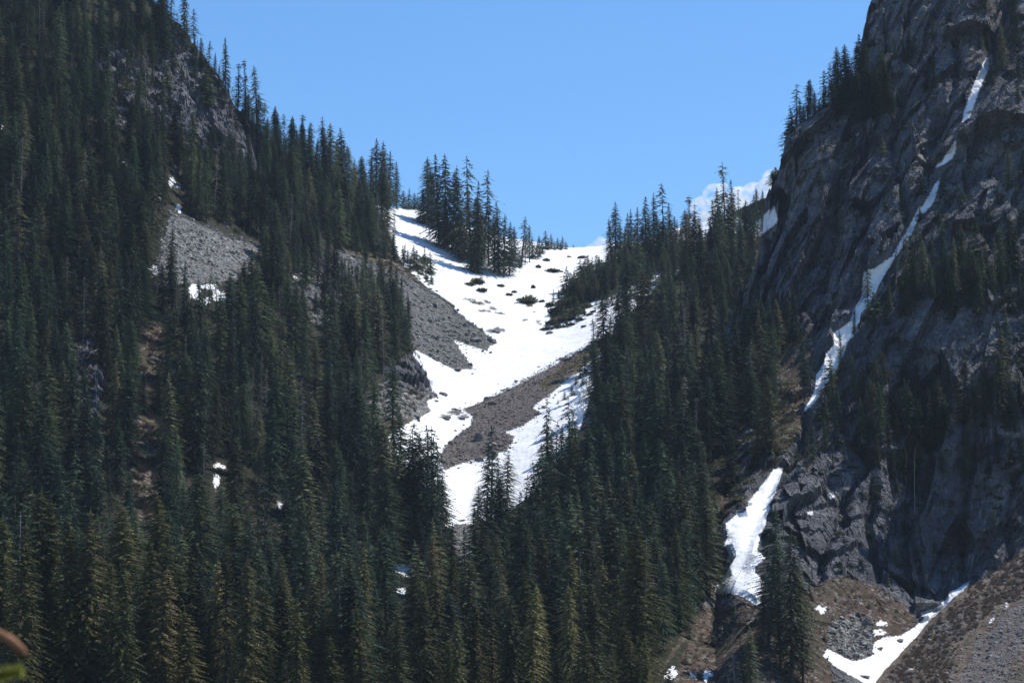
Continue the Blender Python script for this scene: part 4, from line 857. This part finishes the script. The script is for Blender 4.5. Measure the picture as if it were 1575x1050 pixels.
# ------------------------------------------------------------------ the out-of-focus sapling beside the camera
M_twig = simple('orange_twig_bark', [(.3, (.22, .10, .05)), (.7, (.42, .22, .12))], 40)
M_tip, t_ = mat('fresh_needles'); b_ = NB(t_); b_.out(b_.mix(b_.noise(b_.coord(), 60, 3), (.24, .25, .04), (.48, .48, .10)), .6)
sap = link('sapling', None, loc=(-1.05, 4.0, 0), label='blurred sapling in the bottom left corner, orange twig and yellow-green tip', category='sapling')
def tube_mesh(name, pts, rads, mat_, n=10):
    V = []; Fq = []; pts = [Vector(p) for p in pts]
    for i, (p, r) in enumerate(zip(pts, rads)):
        d = (pts[min(i+1, len(pts)-1)]-pts[max(i-1, 0)]).normalized(); u = d.orthogonal().normalized(); v = d.cross(u)
        for k in range(n):
            a = 2*math.pi*k/n; V.append((p+(u*math.cos(a)+v*math.sin(a))*r)[:])
    for i in range(len(pts)-1):
        for k in range(n): Fq.append((i*n+k, i*n+(k+1) % n, (i+1)*n+(k+1) % n, (i+1)*n+k))
    me = raw_mesh(name, V, Fq, True); me.materials.append(mat_); return me
def P4(px, py, D=4.0): return Vector(pix(px, py, D))-Vector((-1.05, 4.0, 0))
link('stem', tube_mesh('stem', [(0, 0, -.05), (.01, 0, .8), (0, 0, 1.5), (-.02, 0, 2.3)], [.022, .018, .014, .006], M_bark), parent=sap)
link('twig', tube_mesh('twig', [(0, 0, 1.92), P4(-110, 985), P4(-40, 968), P4(-5, 972), P4(18, 985), P4(34, 1001), P4(40, 1007)], [.007, .007, .0065, .006, .0065, .0065, .002], M_twig), parent=sap)
link('twig', tube_mesh('twig', [(0, 0, 1.80), P4(-120, 1060), P4(-40, 1052), P4(5, 1040), P4(28, 1030)], [.004, .0035, .003, .0025, .001], M_twig), parent=sap)
r_ = np.random.default_rng(3); T = []
A, B = P4(-60, 1054), P4(30, 1031)
for k in range(900):
    t = r_.random(); c = A.lerp(B, t); a = r_.uniform(0, 6.28); L_ = .026*(1-.35*t)
    d = (B-A).normalized(); u = d.orthogonal().normalized(); v = d.cross(u); e = c+(u*math.cos(a)+v*math.sin(a))*L_*.8+d*L_*.5; s = d.cross(e-c).normalized()*.0012
    T += [*(c-s), *(c+s), *e]
V = np.array(T).reshape(-1, 3); me = raw_mesh('needles', V, np.arange(len(V)).reshape(-1, 3)); link('needles', me, M_tip, parent=sap)

# ------------------------------------------------------------------ clouds far behind the ridge
def cloud(name, blobs, D, label, dens):
    P0 = pix(blobs[0][0], blobs[0][1], D); k = D/F; V = []; Fc = []
    import bmesh
    for j, (x, y, r) in enumerate(blobs):
        bm = bmesh.new(); bmesh.ops.create_icosphere(bm, subdivisions=3, radius=1); v = np.array([q.co[:] for q in bm.verts]); f = np.array([[q.index for q in w_.verts] for w_ in bm.faces]); bm.free()
        v = v*(1+.25*fbm(v*2.2+j*5, 40+j, 3))[:, None]*np.array([1.15, 1.1, .85])*r*k+(pix(x, y, D+random.uniform(-20, 20)*k)-P0)
        Fc.append(f+sum(len(q) for q in V)); V.append(v)
    me = raw_mesh(name, np.concatenate(V), np.concatenate(Fc), True)
    m, t = mat('cloud_vapour'); b = NB(t); c = b.coord(); pv = b.n('ShaderNodeVolumePrincipled'); pv.inputs['Color'].default_value = (1, 1, 1, 1); pv.inputs['Anisotropy'].default_value = .2
    n_ = b.noise(c, 1/(22*k), 6, .6); b.set(pv.inputs['Density'], b.math('MULTIPLY', b.ss(n_, .40, .62), dens/k))
    o_ = b.n('ShaderNodeOutputMaterial'); t.links.new(pv.outputs[0], o_.inputs['Volume']); me.materials.append(m)
    return link(name, me, loc=P0, label=label, category='cloud')
cloud('cloud', [(1095,330,24),(1080,345,24),(1060,362,22),(1130,345,30),(1105,365,32),(1150,318,22),(1178,310,20),(1185,288,20),(1190,272,15),(1080,318,20),(1105,300,22),(1135,305,24),(1160,300,22),(1165,340,30),(1040,370,16),(1090,308,12)], 3200, 'white cumulus cloud behind the crest firs left of the right cliff', .075)
cloud('cloud', [(925,376,13),(912,382,10),(938,380,14),(922,368,6)], 3200, 'small faint cloud just above the saddle snow line', .07)

# ------------------------------------------------------------------ thin mountain haze round the camera and the whole scene
hb = np.array([(x, y, z) for z in (-12, 460) for y in (-700, 1700) for x in (-1600, 1600)], float)
me = raw_mesh('haze', hb, [(0, 2, 3, 1), (4, 5, 7, 6), (0, 1, 5, 4), (2, 6, 7, 3), (0, 4, 6, 2), (1, 3, 7, 5)])
m, t = mat('mountain_air'); pv = t.nodes.new('ShaderNodeVolumePrincipled'); pv.inputs['Color'].default_value = (.62, .78, 1, 1); pv.inputs['Density'].default_value = 0.00003; pv.inputs['Anisotropy'].default_value = .2
o_ = t.nodes.new('ShaderNodeOutputMaterial'); t.links.new(pv.outputs[0], o_.inputs['Volume'])
link('haze', me, m, kind='stuff', label='thin blue mountain haze filling the valley', category='haze')
